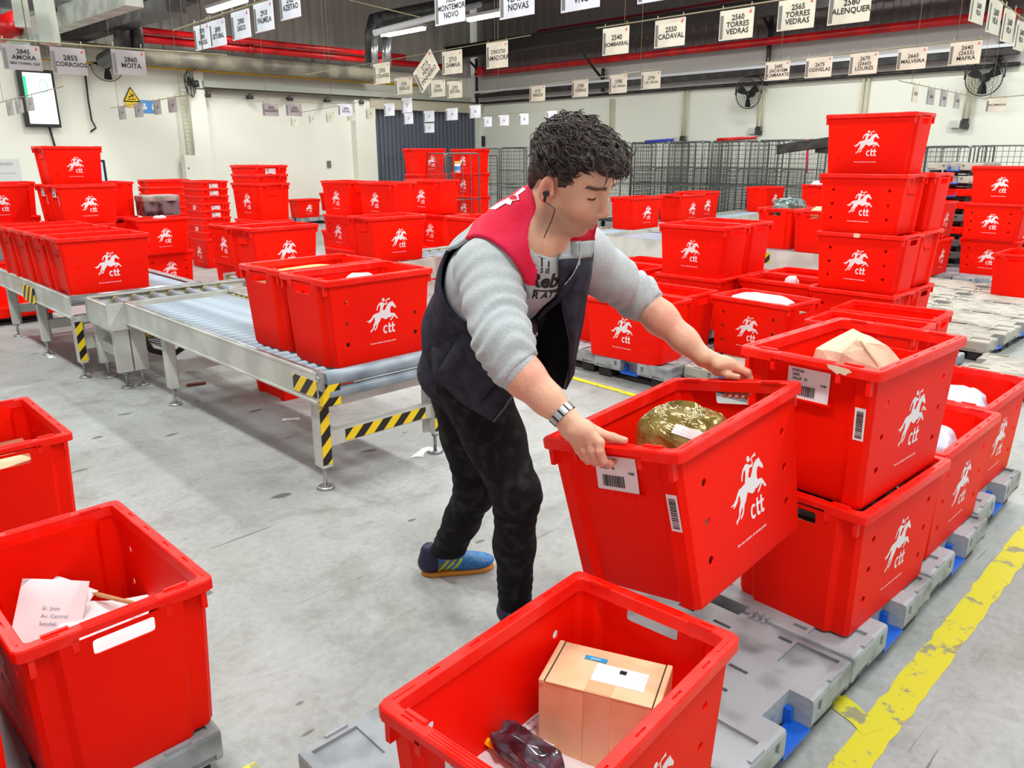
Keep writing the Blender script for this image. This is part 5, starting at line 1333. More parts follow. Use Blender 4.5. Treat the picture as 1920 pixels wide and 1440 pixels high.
for i in range(7):
    row = []
    for j in range(4):
        u, v = i/6, j/3; x_ = (c4[0][0]*(1-u)+c4[1][0]*u)*(1-v)+(c4[3][0]*(1-u)+c4[2][0]*u)*v; y_ = (c4[0][1]*(1-u)+c4[1][1]*u)*(1-v)+(c4[3][1]*(1-u)+c4[2][1]*u)*v
        d = ray(x_, y_).normalized(); h = bv.ray_cast(CAMPOS, d)
        row.append((h[0] if h[0] is not None else CAMPOS+d*1.9)-d*.003)
    G.append(row)
iw = e.matrix_world.inverted(); G = [[bm.verts.new(iw @ p) for p in r_] for r_ in G]
for i in range(6):
    for j in range(3): bm.faces.new((G[i][j], G[i+1][j], G[i+1][j+1], G[i][j+1]))
done(bm, 'white_label', PAPER, e)
bm = MB(); box(bm, (0, 0, .075), (.44, .28, .15)); o = done(bm, 'mail_bundle', mat('mail_mixed2', (150, 120, 90), .7, rgb2=(200, 190, 180), scale=16)); put_in('H', o, (0, 0, .006)); tag(o, 'mail lying under the gold parcel in the lifted crate', 'letters')
# brown paper parcel in R1
bm = MB()
pts = [(-.13, -.07, 0), (.11, -.08, 0), (.13, .06, 0), (-.10, .08, 0), (-.10, -.05, .15), (.00, -.075, .10), (.10, -.05, .07), (.09, .05, .09), (-.01, .04, .185), (-.09, .05, .14), (-.045, -.03, .175), (.04, -.02, .15)]
hv = [bm.verts.new(p) for p in pts]; bmesh.ops.convex_hull(bm, input=hv)
bmesh.ops.triangulate(bm, faces=bm.faces); bmesh.ops.subdivide_edges(bm, edges=bm.edges, cuts=3)
from mathutils import noise as mnz
for v in bm.verts: v.co += Vector((mnz.noise(v.co*26), mnz.noise(v.co*26+Vector((5, 5, 5))), mnz.noise(v.co*26+Vector((9, 1, 3)))))*.006
e = thing('paper_parcel', 'crumpled pale brown paper parcel in the upper crate beside the lifted one', 'parcel')
done(bm, 'wrapping', mat('brown_paper', (226, 196, 168), .8, rgb2=(206, 176, 150), scale=16, bump=.3, bscale=40), e)
bm = MB(); tube(bm, [Vector((-.045, -.035, .175)), Vector((-.02, -.065, .12)), Vector((.00, -.083, .04))], .0025, 5); done(bm, 'folded_edge', mat('paper_edge', (186, 148, 112), .8), e)
put_in('R1', e, (.0, -.03, .215), (0, 0, -.5)); e.scale = (1.3, 1.3, 1.15)
bm = MB(); box(bm, (0, 0, .098), (.45, .29, .19)); o = done(bm, 'mail_bundle', mat('mail_mixed3', (190, 170, 150), .7, rgb2=(120, 90, 70), scale=12)); put_in('R1', o, (0, 0, .006)); tag(o, 'mail filling the crate under the brown paper parcel', 'letters')
# torn sticker remains on R1's rim
# left crate: envelopes, torn paper, wooden stick
o = envelope('L1', 'white handwritten envelope standing in the left crate', .15, .17, (0, 0, 0), (0, 0, 0), writing=['Sr. Joao', 'Av. Central', 'Setubal'], seed=2, bend=.004); wp(o, 93, 1152, .36, (.9, .25, .35))
o = envelope('L1', 'white torn paper behind the standing envelope in the left crate', .11, .08, (0, 0, 0), (0, 0, 0), seed=9, bend=.016); wp(o, 128, 1120, .36, (.7, .2, -.2))
o = envelope('L1', 'white flat envelope under the wooden stick in the left crate', .20, .11, (0, 0, 0), (0, 0, 0), seed=5); wp(o, 200, 1150, .335, (.15, .1, .25))
o = envelope('L1', 'white letter lying lowest in the left crate, seen through the hand slot', .2, .12, (0, 0, 0), (0, 0, 0), seed=6); wp(o, 222, 1190, .32, (0, .05, .3))
bm = MB(); tube(bm, [Vector((-.09, 0, 0)), Vector((-.07, 0, 0)), Vector((.075, 0, 0)), Vector((.09, 0, 0))], [.001, .006, .005, .001], 6); o = done(bm, 'wooden_stick', mat('pale_wood', (206, 166, 112), .6, rgb2=(180, 136, 84), scale=30)); wp(o, 222, 1124, .365, (0, .0, -.36)); tag(o, 'split pale wooden stick in the left crate', 'stick')
bm = MB(); box(bm, (0, 0, .07), (.44, .28, .14)); o = done(bm, 'mail_bundle', MATS['red_plastic'] if False else mat('mail_mixed4', (150, 130, 120), .7, rgb2=(80, 60, 60), scale=12)); put_in('L1', o, (0, 0, .006)); tag(o, 'mail under the envelopes in the left crate', 'letters')
bm = MB(); box(bm, (0, 0, .03), (.2, .15, .06), bev=.003); o = done(bm, 'cardboard_box', KRAFT); put_in('L2', o, (.17, -.02, .26), (0, 0, .3)); tag(o, 'brown cardboard corner in the cut off crate behind the left crate', 'box')
bm = MB(); box(bm, (0, 0, .125), (.44, .28, .25)); o = done(bm, 'mail_bundle', mat('mail_mixed5', (190, 120, 90), .7, rgb2=(140, 90, 70), scale=9)); put_in('L2', o, (0, 0, .006)); tag(o, 'parcels under the cardboard corner in the cut off crate', 'parcels')
# conveyor crates
envelope('K2', 'large yellow padded envelope in the second crate on the roller conveyor', .34, .25, (-.0, -.03, .345), (.0, -.10, .1), m=mat('yellow_envelope', (246, 206, 110), .6), th=.02, seed=3)
def soft(key, label, sx, sy, sz, loc, rot, m, seed, name='soft_parcel', cat='parcel', amp=.01):
    bm = MB(); crumple(bm, sx, sy, sz, 36, seed, amp, 22); o = done(bm, name, m, smooth=True); put_in(key, o, loc, rot); return tag(o, label, cat)
soft('K1', 'rounded white parcel just showing in the front crate on the roller conveyor', .08, .06, .07, (-.05, -.05, .29), (0, 0, .2), SHEETM, 2)
soft('M1', 'long flat white parcel filling the open crate behind the man\'s forearm', .21, .085, .05, (-.03, .01, .35), (0, .0, .1), SHEETM, 4)
soft('M2', 'small white pointed paper in the crate behind the flat white parcel', .05, .04, .06, (.04, 0, .35), (0, 0, .3), SHEETM, 6)
PB = mat('pale_blue_plastic', (190, 212, 232), .35, rgb2=(180, 200, 220), scale=14)
soft('N3', 'pale blue plastic mail bag in the far crate of the yellow line row', .16, .11, .11, (-.05, 0, .23), (0, .1, .3), PB, 8, 'mail_bag', 'bag', .02)
soft('N2', 'pale blue bag edge in the crate behind the brown paper crate', .10, .09, .07, (-.12, .02, .26), (0, 0, .2), PB, 10, 'mail_bag', 'bag')
soft('GG1', 'dark green plastic bag heaped on the side conveyor crate', .20, .12, .09, (0, 0, .385), (0, 0, .1), mat('dark_green_plastic', (66, 86, 84), .25, rgb2=(120, 140, 136), scale=16), 12, 'plastic_bag', 'bag', .02)
soft('GG2', 'orange paper packet in the side conveyor crate beside the tall stack', .18, .11, .05, (0, 0, .365), (0, 0, 0), mat('pale_orange_paper', (240, 190, 140), .7), 14)
soft('FF5', 'silver plastic bag in the far crate by the folded trolleys', .15, .11, .08, (-.08, 0, .36), (0, 0, .2), mat('silver_plastic', (190, 196, 200), .3), 16, 'plastic_bag', 'bag', .02)
soft('R0', 'dark plastic wrapped mail in the crate below the brown paper crate', .22, .13, .03, (0, 0, .315), (0, 0, 0), mat('grey_film', (84, 84, 90), .2, rgb2=(160, 164, 172), scale=20, spec=.8), 18, 'plastic_bag', 'bag', .008)
soft('EE', 'cream parcel top in the low half logo crate', .16, .11, .03, (0, 0, .37), (0, 0, 0), mat('cream_paper', (236, 214, 180), .7), 20)
soft('X1', 'white paper scrap on the rim of the crate in front of the nested stack', .06, .04, .02, (.0, -.1, .40), (0, 0, 0), SHEETM, 22, 'paper', 'paper')
for k, h_ in (('K1', .2), ('K2', .3), ('M1', .3), ('M2', .28), ('N3', .15), ('N2', .2), ('GG1', .30), ('GG2', .3), ('FF5', .28), ('R0', .28), ('EE', .34)):
    bm = MB(); box(bm, (0, 0, h_/2), (.46, .30, h_)); o = done(bm, 'mail_bundle', mat('mail_mixed3', (190, 170, 150))); put_in(k, o, (0, 0, .006))
    tag(o, 'mail packed below the rim of the '+' '.join(CR[k]['label'].split(',')[0].split()[:8]), 'letters')
# grey wrapped bundle standing on the crates near the tall stack
p = atz(240, 393, 1.02); e = thing('wrapped_bundle', 'grey and black film wrapped bundle on the crate in front of the nested stack', 'bundle', W(3.55, 9.75, FL(2)), TH)
bm = MB(); box(bm, (0, 0, .10), (.42, .28, .20), bev=.02); done(bm, 'bundle', mat('black_print_film', (28, 28, 32), .25, rgb2=(110, 112, 116), scale=9, spec=.7), e)
bm = MB(); box(bm, (0, 0, .20), (.43, .29, .07), bev=.02); done(bm, 'top_cover', mat('grey_cardboard', (168, 164, 156), .7, rgb2=(130, 126, 120), scale=9), e)
e = thing('grey_box', 'grey closed box on the crates at the far left', 'box', W(1.45, 8.57, P(1)), TH)
bm = MB(); box(bm, (0, 0, .09), (.5, .34, .18), bev=.01); done(bm, 'case', mat('grey_case', (120, 120, 124), .6), e)
bm = MB(); box(bm, (0, 0, .195), (.5, .34, .03), bev=.01); done(bm, 'lid', mat('pale_grey_lid', (176, 176, 176), .6), e)
# ================================================================ wire roll cages
def cage_proto(kind):
    """1.72 m roll cage, 0.8 x 0.7"""
    H_, w_, d_ = 1.56, .8, .70; z0 = .14
    parts = []
    def side(bm, axis, pos, mesh, top=H_+z0):
        def pt(u, z): return Vector((u, pos, z)) if axis == 'x' else Vector((pos, u, z))
        hw = (w_ if axis == 'x' else d_)/2; r = .05
        tube(bm, [pt(-hw, z0), pt(-hw, top-r), pt(-hw+r*.3, top-r*.3), pt(-hw+r, top), pt(hw-r, top), pt(hw-r*.3, top-r*.3), pt(hw, top-r), pt(hw, z0)], .013, 6)
        for z in (z0+.02, z0+.75): tube(bm, [pt(-hw, z), pt(hw, z)], .010, 5)
        if mesh:
            n = 11
            for i in range(1, n): u = -hw+2*hw*i/n; tube(bm, [pt(u, z0), pt(u, top)], .0038, 3, cap=False)
            for i in range(1, 20): z = z0+(top-z0)*i/20; tube(bm, [pt(-hw, z), pt(hw, z)], .0038, 3, cap=False)
        else:
            for i in range(1, 4): u = -hw+2*hw*i/4; tube(bm, [pt(u, z0), pt(u, top)], .007, 4, cap=False)
    bm = MB(); side(bm, 'y', -w_/2, kind == 'mesh'); parts.append(done(bm, 'side_panel', WIRE))
    bm = MB(); side(bm, 'y', w_/2, kind == 'mesh'); parts.append(done(bm, 'side_panel', WIRE))
    bm = MB(); side(bm, 'x', d_/2, True); parts.append(done(bm, 'back_panel', WIRE))
    if kind == 'mesh': bm = MB(); side(bm, 'x', -d_/2, True, 1.2); parts.append(done(bm, 'front_gate', WIRE))
    bm = MB(); box(bm, (0, 0, z0), (w_, d_, .025)); 
    parts.append(done(bm, 'base', DARKM))
    for sx in (-1, 1):
        for sy in (-1, 1):
            bm = MB(); tube(bm, [(sx*.33-.015, sy*.28, .062), (sx*.33+.015, sy*.28, .062)], .06, 12); box(bm, (sx*.33, sy*.28, .11), (.05, .04, .04)); parts.append(done(bm, 'caster', BLACKP))
    return parts
CG = {k: cage_proto(k) for k in ('mesh', 'open')}; cgu = {k: False for k in CG}
def cage(kind, a, b, turn, label, z=0, group=None, sc=1.0):
    e = thing('roll_cage', label, 'roll cage', W(a, b, z), TH+math.radians(turn), group)
    for p in CG[kind]:
        if cgu[kind]: c = p.copy(); COL.objects.link(c)
        else: c = p
        c.parent = e
    cgu[kind] = True; e.scale = (1, 1, sc)
    return e
lb = ['nearest the man\'s hair', 'second from the man\'s hair', 'third, under the red strap', 'fourth, with a grey sheet inside', 'fifth along the wall', 'sixth along the wall']
for i, b in enumerate((10.4, 9.5, 8.55, 7.6, 6.7)):
    cage('mesh', 13.35, b, 90, 'mesh roll cage, front row by the right wall, '+lb[i])
for i, b in enumerate((10.3, 9.35, 8.4, 7.5)):
    cage('mesh', 14.3, b, 90, 'mesh roll cage, rear row by the right wall, '+lb[i])
for i in range(9):      # folded trolleys nested closely
    e = cage('open', 13.5, 6.05-.24*i, 0, 'silver trolley frame nested left of the tall stack, %s' % ['first', 'second', 'third', 'fourth', 'fifth', 'sixth', 'seventh', 'eighth', 'ninth'][i], group='nested silver trolleys', sc=.92); e.scale = (1, .3, .92)
for i, (px_, a) in enumerate(((1770, 12.6), (1840, 12.4), (1905, 12.2))):
    p = atA(1770, 330, 12.6); cage('open', 12.6, p.dot(V)-.9*i, 90, 'roll cage with bent frame behind the red crates at the right, %s' % ['beside the tall stack', 'in the middle', 'by the picture edge'][i], sc=.92)
# trolleys left of the man
for i, (px_, a, k, lb_) in enumerate(((724, 12.2, 'open', 'chrome tube trolley before the blue grey curtain, left one'), (760, 13.2, 'open', 'chrome tube trolley before the blue grey curtain, behind the top crate'), (838, 8.35, 'open', 'chrome tube trolley in front of the crate beside the curtain stack'), (880, 9.9, 'open', 'chrome tube trolley just left of the man\'s shoulder'), (938, 12.3, 'mesh', 'dark mesh cage standing against the wall left of the man\'s hair'), (990, 11.3, 'open', 'chrome trolley partly behind the man\'s neck'))):
    p = atA(px_, 330, a); cage(k, a, p.dot(V), 90, lb_, sc={2: .88, 0: .84, 1: .84, 3: .86}.get(i, .95))
e = thing('cleaning_wipes_tub', 'white and yellow tub with blue label on the trolley before the curtain', 'tub', W(12.6, atA(732, 320, 12.6).dot(V), 0)); e.location = atA(732, 345, 12.3)
bm = MB(); tube(bm, [(0, 0, -.02), (0, 0, .16)], .06, 14); done(bm, 'tub', PAPER, e)
bm = MB(); tube(bm, [(0, 0, .16), (0, 0, .20)], .062, 14); done(bm, 'lid', mat('lid_yellow', (236, 220, 90), .5), e)
bm = MB(); tube(bm, [(0, 0, .03), (0, 0, .11)], .0615, 14, cap=False); done(bm, 'blue_label', mat('label_blue', (60, 150, 210), .5), e)
e2 = dup(e, atA(858, 322, 8.4), 0, 'white and yellow tub with blue label beside the chrome trolley bend')
e2.scale = (.8, .8, .8)
# red and blue cover strips, black folded frames
for (p0, p1, lb_, m) in (((1345, 262), (1418, 258), 'red strap across the top of the mesh cages', 'R'), ((1210, 266), (1262, 262), 'blue strip along the top of the mesh cages', 'B'), ((1152, 266), (1172, 266), 'red strip on the mesh cage by the man\'s hair', 'R')):
    a_ = atA(p0[0], p0[1], 12.55); b_ = atA(p1[0], p1[1], 12.55); bm = MB(); tube(bm, [a_, b_], .03, 6)
    tag(done(bm, 'cover_strip', REDPIPE if m == 'R' else mat('blue_strip', (30, 50, 150), .5)), lb_, 'strip')
e = thing('folded_table', 'black folded trolley tables leaning on top of the silver trolleys', 'folded trolley', atA(1515, 272, 13.0), 0)
bm = MB(); box(bm, (0, 0, 0), (1.1, .06, .16), M=fr(-V, U, Vector((0, 0, 1)))@Matrix.Rotation(-.12, 4, 'Y'), bev=.01); done(bm, 'panel', BLACKP, e)
bm = MB(); box(bm, (.35, .1, -.02), (.5, .05, .2), M=fr(-V, U, Vector((0, 0, 1)))@Matrix.Rotation(.05, 4, 'Y'), bev=.01); done(bm, 'panel', BLACKP, e)
bm = MB(); tube(bm, [(0, 0, .1), (0, 0, -.1), (.02, 0, -.45)], .02, 6); done(bm, 'red_ribbon', mat('pink_ribbon', (226, 40, 80), .5), e)
# ================================================================ hanging postcode plates
PLATE = mat('plate_white', (218, 214, 196), .35, rgb2=(204, 200, 182), scale=7, lo=.4, hi=.7, spec=.5)
PLATEW = mat('plate_bright', (232, 236, 244), .3, rgb2=(216, 222, 232), scale=7, spec=.5)
PLATEG = mat('plate_grey', (170, 166, 166), .35, rgb2=(150, 146, 146), scale=7)
GREYB = mat('plate_grey_bar', (112, 112, 108), .4)
ROD = mat('yellowed_rod', (140, 134, 104), .4, .2)
LOGOR = mat('plate_red_mark', (205, 50, 60), .5)
nS = 0
def place_plane(kind, c):
    return (lambda x, y: atA(x, y, c)) if kind == 'A' else (lambda x, y: atB(x, y, c))
def plate(kind, c, xl, yl, xr, yr, yb, text, where, m=None, tilt=0, ink=None, big=True):
    """seen corners: top left, top right, bottom; stands in the plane a = c or b = c"""
    f = place_plane(kind, c); TL, TR, BL = f(xl, yl), f(xr, yr), f(xl, yb)
    ex = (TR-TL); w_ = ex.length; ex = Vector((ex.x, ex.y, 0)).normalized(); z = (TL.z+TR.z)/2; h_ = abs(z-BL.z); c_ = (TL+TR)/2; c_.z = z
    en = Vector((ex.y, -ex.x, 0));
    if en.dot(CAMPOS-c_) < 0: en = -en
    e = thing('hanging_plate', ('hanging plate reading '+' '.join(t for t in text)+', '+where) if big else where, 'sign', c_, 0)
    Mx = fr(ex, -en, (0, 0, 1))
    if tilt: Mx = Mx @ Matrix.Rotation(tilt, 4, 'Y')
    bm = MB(); box(bm, (0, 0, -h_/2), (w_, .006, h_), M=Mx, bev=.001); done(bm, 'plate', m or PLATE, e)
    bm = MB(); box(bm, (-w_*.43, -.0035, -h_*.55), (w_*.09, .002, h_*.78), M=Mx); done(bm, 'grey_bar', GREYB, e)
    if tilt == 0:
        bm = MB()
        bm.free()
        for s in (-1, 1): bm = MB(); tube(bm, [Mx@Vector((s*w_*.42, 0, -.01)), Mx@Vector((s*w_*.42, 0, .035))], .003, 5); done(bm, 'hook', ROD, e)
    bm = MB(); n = len(text); lh = h_*.23 if n > 2 else h_*.24
    for i, t in enumerate(text):
        sz = min(lh*1.1, w_*.86/max(3.2, len(t)*.60))
        addtext(bm, t, sz, Mx@fr((1, 0, 0), (0, 0, 1), (0, -1, 0), (w_*.05, -.0042, -h_*(.5)-(i-(n-1)/2)*lh)), 0, bold=sz*.018)
    done(bm, 'lettering', INK, e)
    if big: 
        bm = MB(); a_ = (w_*.40, -.004, -h_*.12); s_ = w_*.05
        flatpoly(bm, [Mx@Vector(p) for p in ((a_[0]-s_, -.0042, a_[2]-s_), (a_[0], -.0042, a_[2]+s_*.6), (a_[0]+s_*.9, -.0042, a_[2]+s_), (a_[0]+s_*.4, -.0042, a_[2]-s_*.2), (a_[0]+s_, -.0042, a_[2]-s_), (a_[0]-s_*.1, -.0042, a_[2]-s_*.5))]); done(bm, 'red_emblem', LOGOR, e)
    return e
def rod(kind, c, x0, y0, x1, y1, where, r=.005, hang=True):
    f = place_plane(kind, c); a_, b_ = f(x0, y0), f(x1, y1); bm = MB(); tube(bm, [a_, b_], r, 6)
    if hang:
        for t in (.12, .88):
            p = a_.lerp(b_, t); tube(bm, [p, Vector((p.x, p.y, CEIL-.02))], .0025, 4)
    return tag(done(bm, 'sign_rod', ROD), where, 'rod')
A1 = 5.25
rod('A', A1, 1118, 53, 1700, -36, 'thin rod carrying the plates from 2540 to 2580')
plate('A', A1, 1131, 55, 1180, 47, 105, ['2540', 'BOMBARRAL'], 'first on the long rod')
plate('A', A1, 1229, 40, 1286, 31, 91, ['2550', 'CADAVAL'], 'second on the long rod')
plate('A', A1, 1351, 22, 1415, 12, 77, ['2560', 'TORRES', 'VEDRAS'], 'third on the long rod')
plate('A', A1, 1461, 3, 1531, -8, 59, ['2565', 'TORRES', 'VEDRAS'], 'fourth on the long rod')
plate('A', A1, 1557, -14, 1637, -26, 48, ['2580', 'ALENQUER'], 'last on the long rod')
A2 = 5.0
rod('A', A2, 800, -14, 1290, -92, 'rod above the bright plates from 7050')
plate('A', A2, 815, -12, 871, -22, 50, ['7050', 'MONTEMOR', 'NOVO'], 'bright, cut by the picture top', PLATEW)
plate('A', A2, 937, -36, 1002, -45, 38, ['7080', 'VENDAS', 'NOVAS'], 'bright, right of the small lamp', PLATEW)
plate('A', A2, 1053, -52, 1126, -62, 25, ['7090', 'VIANA', 'VNO'], 'bright, cut so only letters remain', PLATEW)
plate('A', A2, 1198, -66, 1280, -80, 8, ['7100'], 'bright strip at the picture top', PLATEW)
A3 = 7.4
rod('A', A3, 573, 140, 995, 66, 'rod carrying the tilted plate and plate 2700/2720')
plate('A', A3, 700, 120, 730, 116, 159, ['2705', 'COLARES'], 'leftmost on its rod')
plate('A', A3, 829, 98, 866, 92, 141, ['2710', 'DAMAIA'], 'left of plate 2700/2720')
plate('A', A3, 912, 82, 952, 75, 130, ['2700/2720', 'AMADORA'], 'above the row of small plates')
f3 = atA(788, 106, A3)
e = plate('A', A3, 770, 118, 811, 112, 166, ['2715', 'PERO', 'PINHEIRO'], 'hanging askew by one corner', tilt=-.62)
B4 = 8.6
rod('B', B4, 690, 139, 889, 154, 'short rod carrying three plates below the askew plate', hang=False)
for xl, xr, yt, yb, t in ((740, 772, 145, 180, ['2745', 'QUELUZ']), (805, 834, 150, 183, ['2760', 'CAXIAS']), (838, 866, 152, 185, ['2765', 'ESTORIL'])):
    plate('A', 8.7, xl, yt+2, xr, yt-2, yb, t, 'in the row below the askew plate')
A5 = 8.2
rod('A', A5, 900, 176, 1252, 127, 'rod of four plates above the man\'s head')
for xl, xr, yt, yb, t in ((993, 1022, 160, 191, ['2775', 'PAREDE']), (1073, 1103, 149, 183, ['2780', 'OEIRAS']), (1143, 1176, 140, 176, ['2785', 'S.D. RANA']), (1203, 1239, 134, 168, ['2795', 'L.A. VELHA'])):
    plate('A', A5, xl, yt+2, xr, yt-2, yb, t, 'on the rod above the man\'s head')
A6 = 7.0
rod('A', A6, 1420, 119, 1856, 71, 'rod carrying the plates from 2685 to 2640')
for xl, xr, yt, yb, t in ((1436, 1482, 115, 152, ['2685', 'SACAVEM', 'CAMARATE']), (1512, 1562, 107, 147, ['2675', 'ODIVELAS']), (1595, 1648, 99, 141, ['2670', '(2660)', 'LOURES']), (1685, 1740, 90, 132, ['2665', 'MALVEIRA']), (1783, 1843, 78, 123, ['2640', '(2655)', 'MAFRA'])):
    plate('A', A6, xl, yt+3, xr, yt-3, yb, t, 'on the rod before the right wall')
B7 = 1.6
rod('B', B7, 1866, -4, 1930, 44, 'rod of edgewise plates in the upper corner')
for i, (xl, xr, yt, yb) in enumerate(((1824, 1849, -10, 42), (1858, 1881, -2, 63), (1885, 1905, 18, 80), (1909, 1926, 40, 95))):
    plate('B', B7, xl, yt-4, xr, yt+6, yb, ['2600', 'VILA'], '%s of the yellowed plates hanging edgewise in the upper corner' % ['first', 'second', 'third', 'last'][i], big=False)
B8 = 3.6
rod('B', B8, 1685, 151, 1852, 187, 'rod crossing the vertical pipe at the right wall')
for i, (xl, xr, yt, yb) in enumerate(((1712, 1724, 158, 192), (1740, 1754, 165, 196), (1765, 1778, 167, 200), (1791, 1802, 174, 203))):
    plate('B', B8, xl, yt, xr, yt+2, yb, ['2620'], '%s of the small edgewise plates near the big wall fan' % ['first', 'second', 'third', 'fourth'][i], big=False, m=PLATE if i == 0 else PLATEG)
plate('A', 9.0, 1851, 186, 1888, 182, 210, ['ENCOMENDAS'], 'white plate hanging under the big wall fan', big=False)
rod('A', 9.0, 1848, 184, 1930, 178, 'thin rod under the big wall fan')
B9 = 4.6
rod('B', B9, -8, 73, 425, 104, 'long rod carrying plates 2845, 2855 and 2860')
plate('B', B9, 0, 82, 73, 86, 129, ['2845', 'AMORA', '2820 CHARN. CAP'], 'leftmost on the long left rod', PLATEG)
plate('B', B9, 92, 87, 158, 92, 138, ['2855', 'CORROIOS'], 'second on the long left rod', PLATEG)
plate('B', B9, 207, 92, 270, 96, 139, ['2860', 'MOITA'], 'third on the long left rod', PLATEG)
A10 = 2.2
rod('A', A10, 325, 57, 512, -4, 'slanting rod in the upper left with five white plates')
for i, (xl, xr, yt, yb, t) in enumerate(((363, 391, 48, 97, ['2870', '2985', 'PEGOES']), (392, 420, 39, 91, ['2890', 'SETUBAL']), (433, 466, 22, 78, ['2900', 'SADO']), (475, 510, 6, 64, ['2910', 'PALMELA']), (523, 560, -20, 41, ['2925', 'AZEITAO']))):
    plate('A', A10, xl, yt+3, xr, yt-6, yb, t, 'on the slanting rod in the upper left', PLATEW)
rod('A', 6.5, 655, 0, 790, 33, 'white cord crossing the roof left of the lamps', r=.006, hang=False)
A11 = 2.6
rod('A', A11, -6, 194, 118, 162, 'dark rod crossing the wall screen')
for i, (xl, xr, yt, yb) in enumerate(((11, 22, 191, 218), (28, 41, 188, 214), (47, 61, 183, 210))):
    plate('A', A11, xl, yt+1, xr, yt-2, yb, ['29'], '%s small grey plate by the wall screen' % ['first', 'second', 'third'][i], big=False, m=PLATEG)
A12 = 4.0
rod('A', A12, 207, 203, 360, 176, 'dark rod under the yellow warning triangle')
for i, (xl, xr, yt, yb) in enumerate(((221, 234, 200, 225), (251, 266, 195, 221), (287, 300, 189, 216), (314, 330, 185, 212))):
    plate('A', A12, xl, yt+1, xr, yt-2, yb, ['28'], '%s small plate under the yellow warning triangle' % ['first', 'second', 'third', 'fourth'][i], big=False, m=PLATEG)
B13 = 9.5
rod('B', B13, 478, 189, 640, 194, 'thin rod before the cream wall with two grey plates')
plate('B', B13, 491, 192, 521, 193, 217, ['2830', 'BARREIRO'], 'on the thin rod before the cream wall', PLATEG)
plate('B', B13, 535, 193, 565, 194, 217, ['2835', 'BAIXA'], 'on the thin rod before the cream wall', PLATEG)
A14 = 7.8
rod('A', A14, 545, 214, 800, 170, 'thin rod of small plates left of the blue grey curtain', hang=False)
for i, (xl, xr, yt, yb) in enumerate(((545, 560, 218, 236), (579, 593, 214, 232), (611, 626, 211, 230), (651, 667, 210, 227), (686, 703, 203, 224), (720, 739, 194, 218), (753, 772, 184, 212), (757, 774, 212, 233))):
    plate('A', A14, xl, yt+1, xr, yt-1, yb, ['27'], '%s small plate along the rod left of the curtain' % ['first', 'second', 'third', 'fourth', 'fifth', 'sixth', 'seventh', 'eighth'][i], big=False, m=PLATE if i < 5 else PLATEW)
plate('B', 9.6, 633, 195, 660, 195, 217, ['2840', 'SEIXAL'], 'bright plate before the pilaster', PLATEW)
B15 = 9.0
rod('A', 9.8, 818, 206, 905, 196, 'short rod right of the small plates', hang=False)
for i, (xl, xr, yt, yb) in enumerate(((794, 814, 208, 229), (795, 814, 231, 249), (836, 858, 203, 226), (880, 901, 197, 222), (906, 922, 219, 238), (935, 954, 216, 236), (974, 991, 213, 234), (1026, 1044, 208, 229))):
    plate('A', 9.8, xl, yt+1, xr, yt-1, yb, ['26'], '%s of the white plates before the far corner and right wall' % ['first', 'second', 'third', 'fourth', 'fifth', 'sixth', 'seventh', 'eighth'][i], big=False, m=PLATEW)
rod('A', 9.8, 902, 219, 1055, 203, 'thin wire of the bright white plates left of the man\'s hair', r=.004, hang=False)
# ================================================================ fans, screen, wall signs
def wall_fan(c, fwd, label, R_=.25):
    e = thing('wall_fan', label, 'fan', c); z = Vector(fwd).normalized(); x = Vector((0, 0, 1)).cross(z).normalized(); y = z.cross(x); M = fr(x, y, z)
    bm = MB()
    for k, rr in enumerate((R_, R_*.98, R_*.8, R_*.6, R_*.4, R_*.2)):
        zz = (0, .05, .075, .085, .09, .092)[k]
        tube(bm, [M@Vector((rr*math.cos(a), rr*math.sin(a), zz)) for a in [2*math.pi*i/28 for i in range(28)]], .008 if k == 0 else .0025, 5, closed=True)
    for i in range(36):
        a = 2*math.pi*i/36; tube(bm, [M@Vector((R_*math.cos(a), R_*math.sin(a), 0)), M@Vector((R_*.8*math.cos(a), R_*.8*math.sin(a), .075)), M@Vector((.04*math.cos(a), .04*math.sin(a), .09))], .0016, 3, cap=False)
        tube(bm, [M@Vector((R_*math.cos(a), R_*math.sin(a), 0)), M@Vector((R_*.7*math.cos(a), R_*.7*math.sin(a), -.06)), M@Vector((.05*math.cos(a), .05*math.sin(a), -.08))], .0016, 3, cap=False)
    done(bm, 'guard', BLACKP, e)
    bm = MB(); tube(bm, [M@Vector((0, 0, -.16)), M@Vector((0, 0, -.03))], .07, 14); tube(bm, [M@Vector((0, 0, -.03)), M@Vector((0, 0, .05))], .035, 12); done(bm, 'motor', BLACKP, e)
    for k in range(3):
        bm = MB(); a0 = 2*math.pi*k/3+.5; G = []
        for i in range(6):
            r_ = .04+(R_*.9-.04)*i/5; wd_ = .55-.25*i/5
            G.append([bm.verts.new(M@Vector((r_*math.cos(a0+wd_*t), r_*math.sin(a0+wd_*t), .02*t+.01))) for t in (-1, -.3, .3, 1)])
        for i in range(5):
            for j in range(3): bm.faces.new((G[i][j], G[i+1][j], G[i+1][j+1], G[i][j+1]))
        bmesh.ops.solidify(bm, geom=bm.faces[:], thickness=.003); done(bm, 'blade', BLACKP, e)
    bm = MB(); tube(bm, [M@Vector((-R_*1.06, 0, 0)), M@Vector((-R_*1.06, R_*.8, -.04)), M@Vector((-R_*.5, R_*1.15, -.15)), M@Vector((0, R_*1.2, -.2)), M@Vector((R_*.5, R_*1.15, -.15)), M@Vector((R_*1.06, R_*.8, -.04)), M@Vector((R_*1.06, 0, 0))], .011, 6)
    tube(bm, [M@Vector((0, R_*1.2, -.2)), M@Vector((0, R_*1.2, -.42))], .014, 6); done(bm, 'bracket', BLACKP, e)
    return e
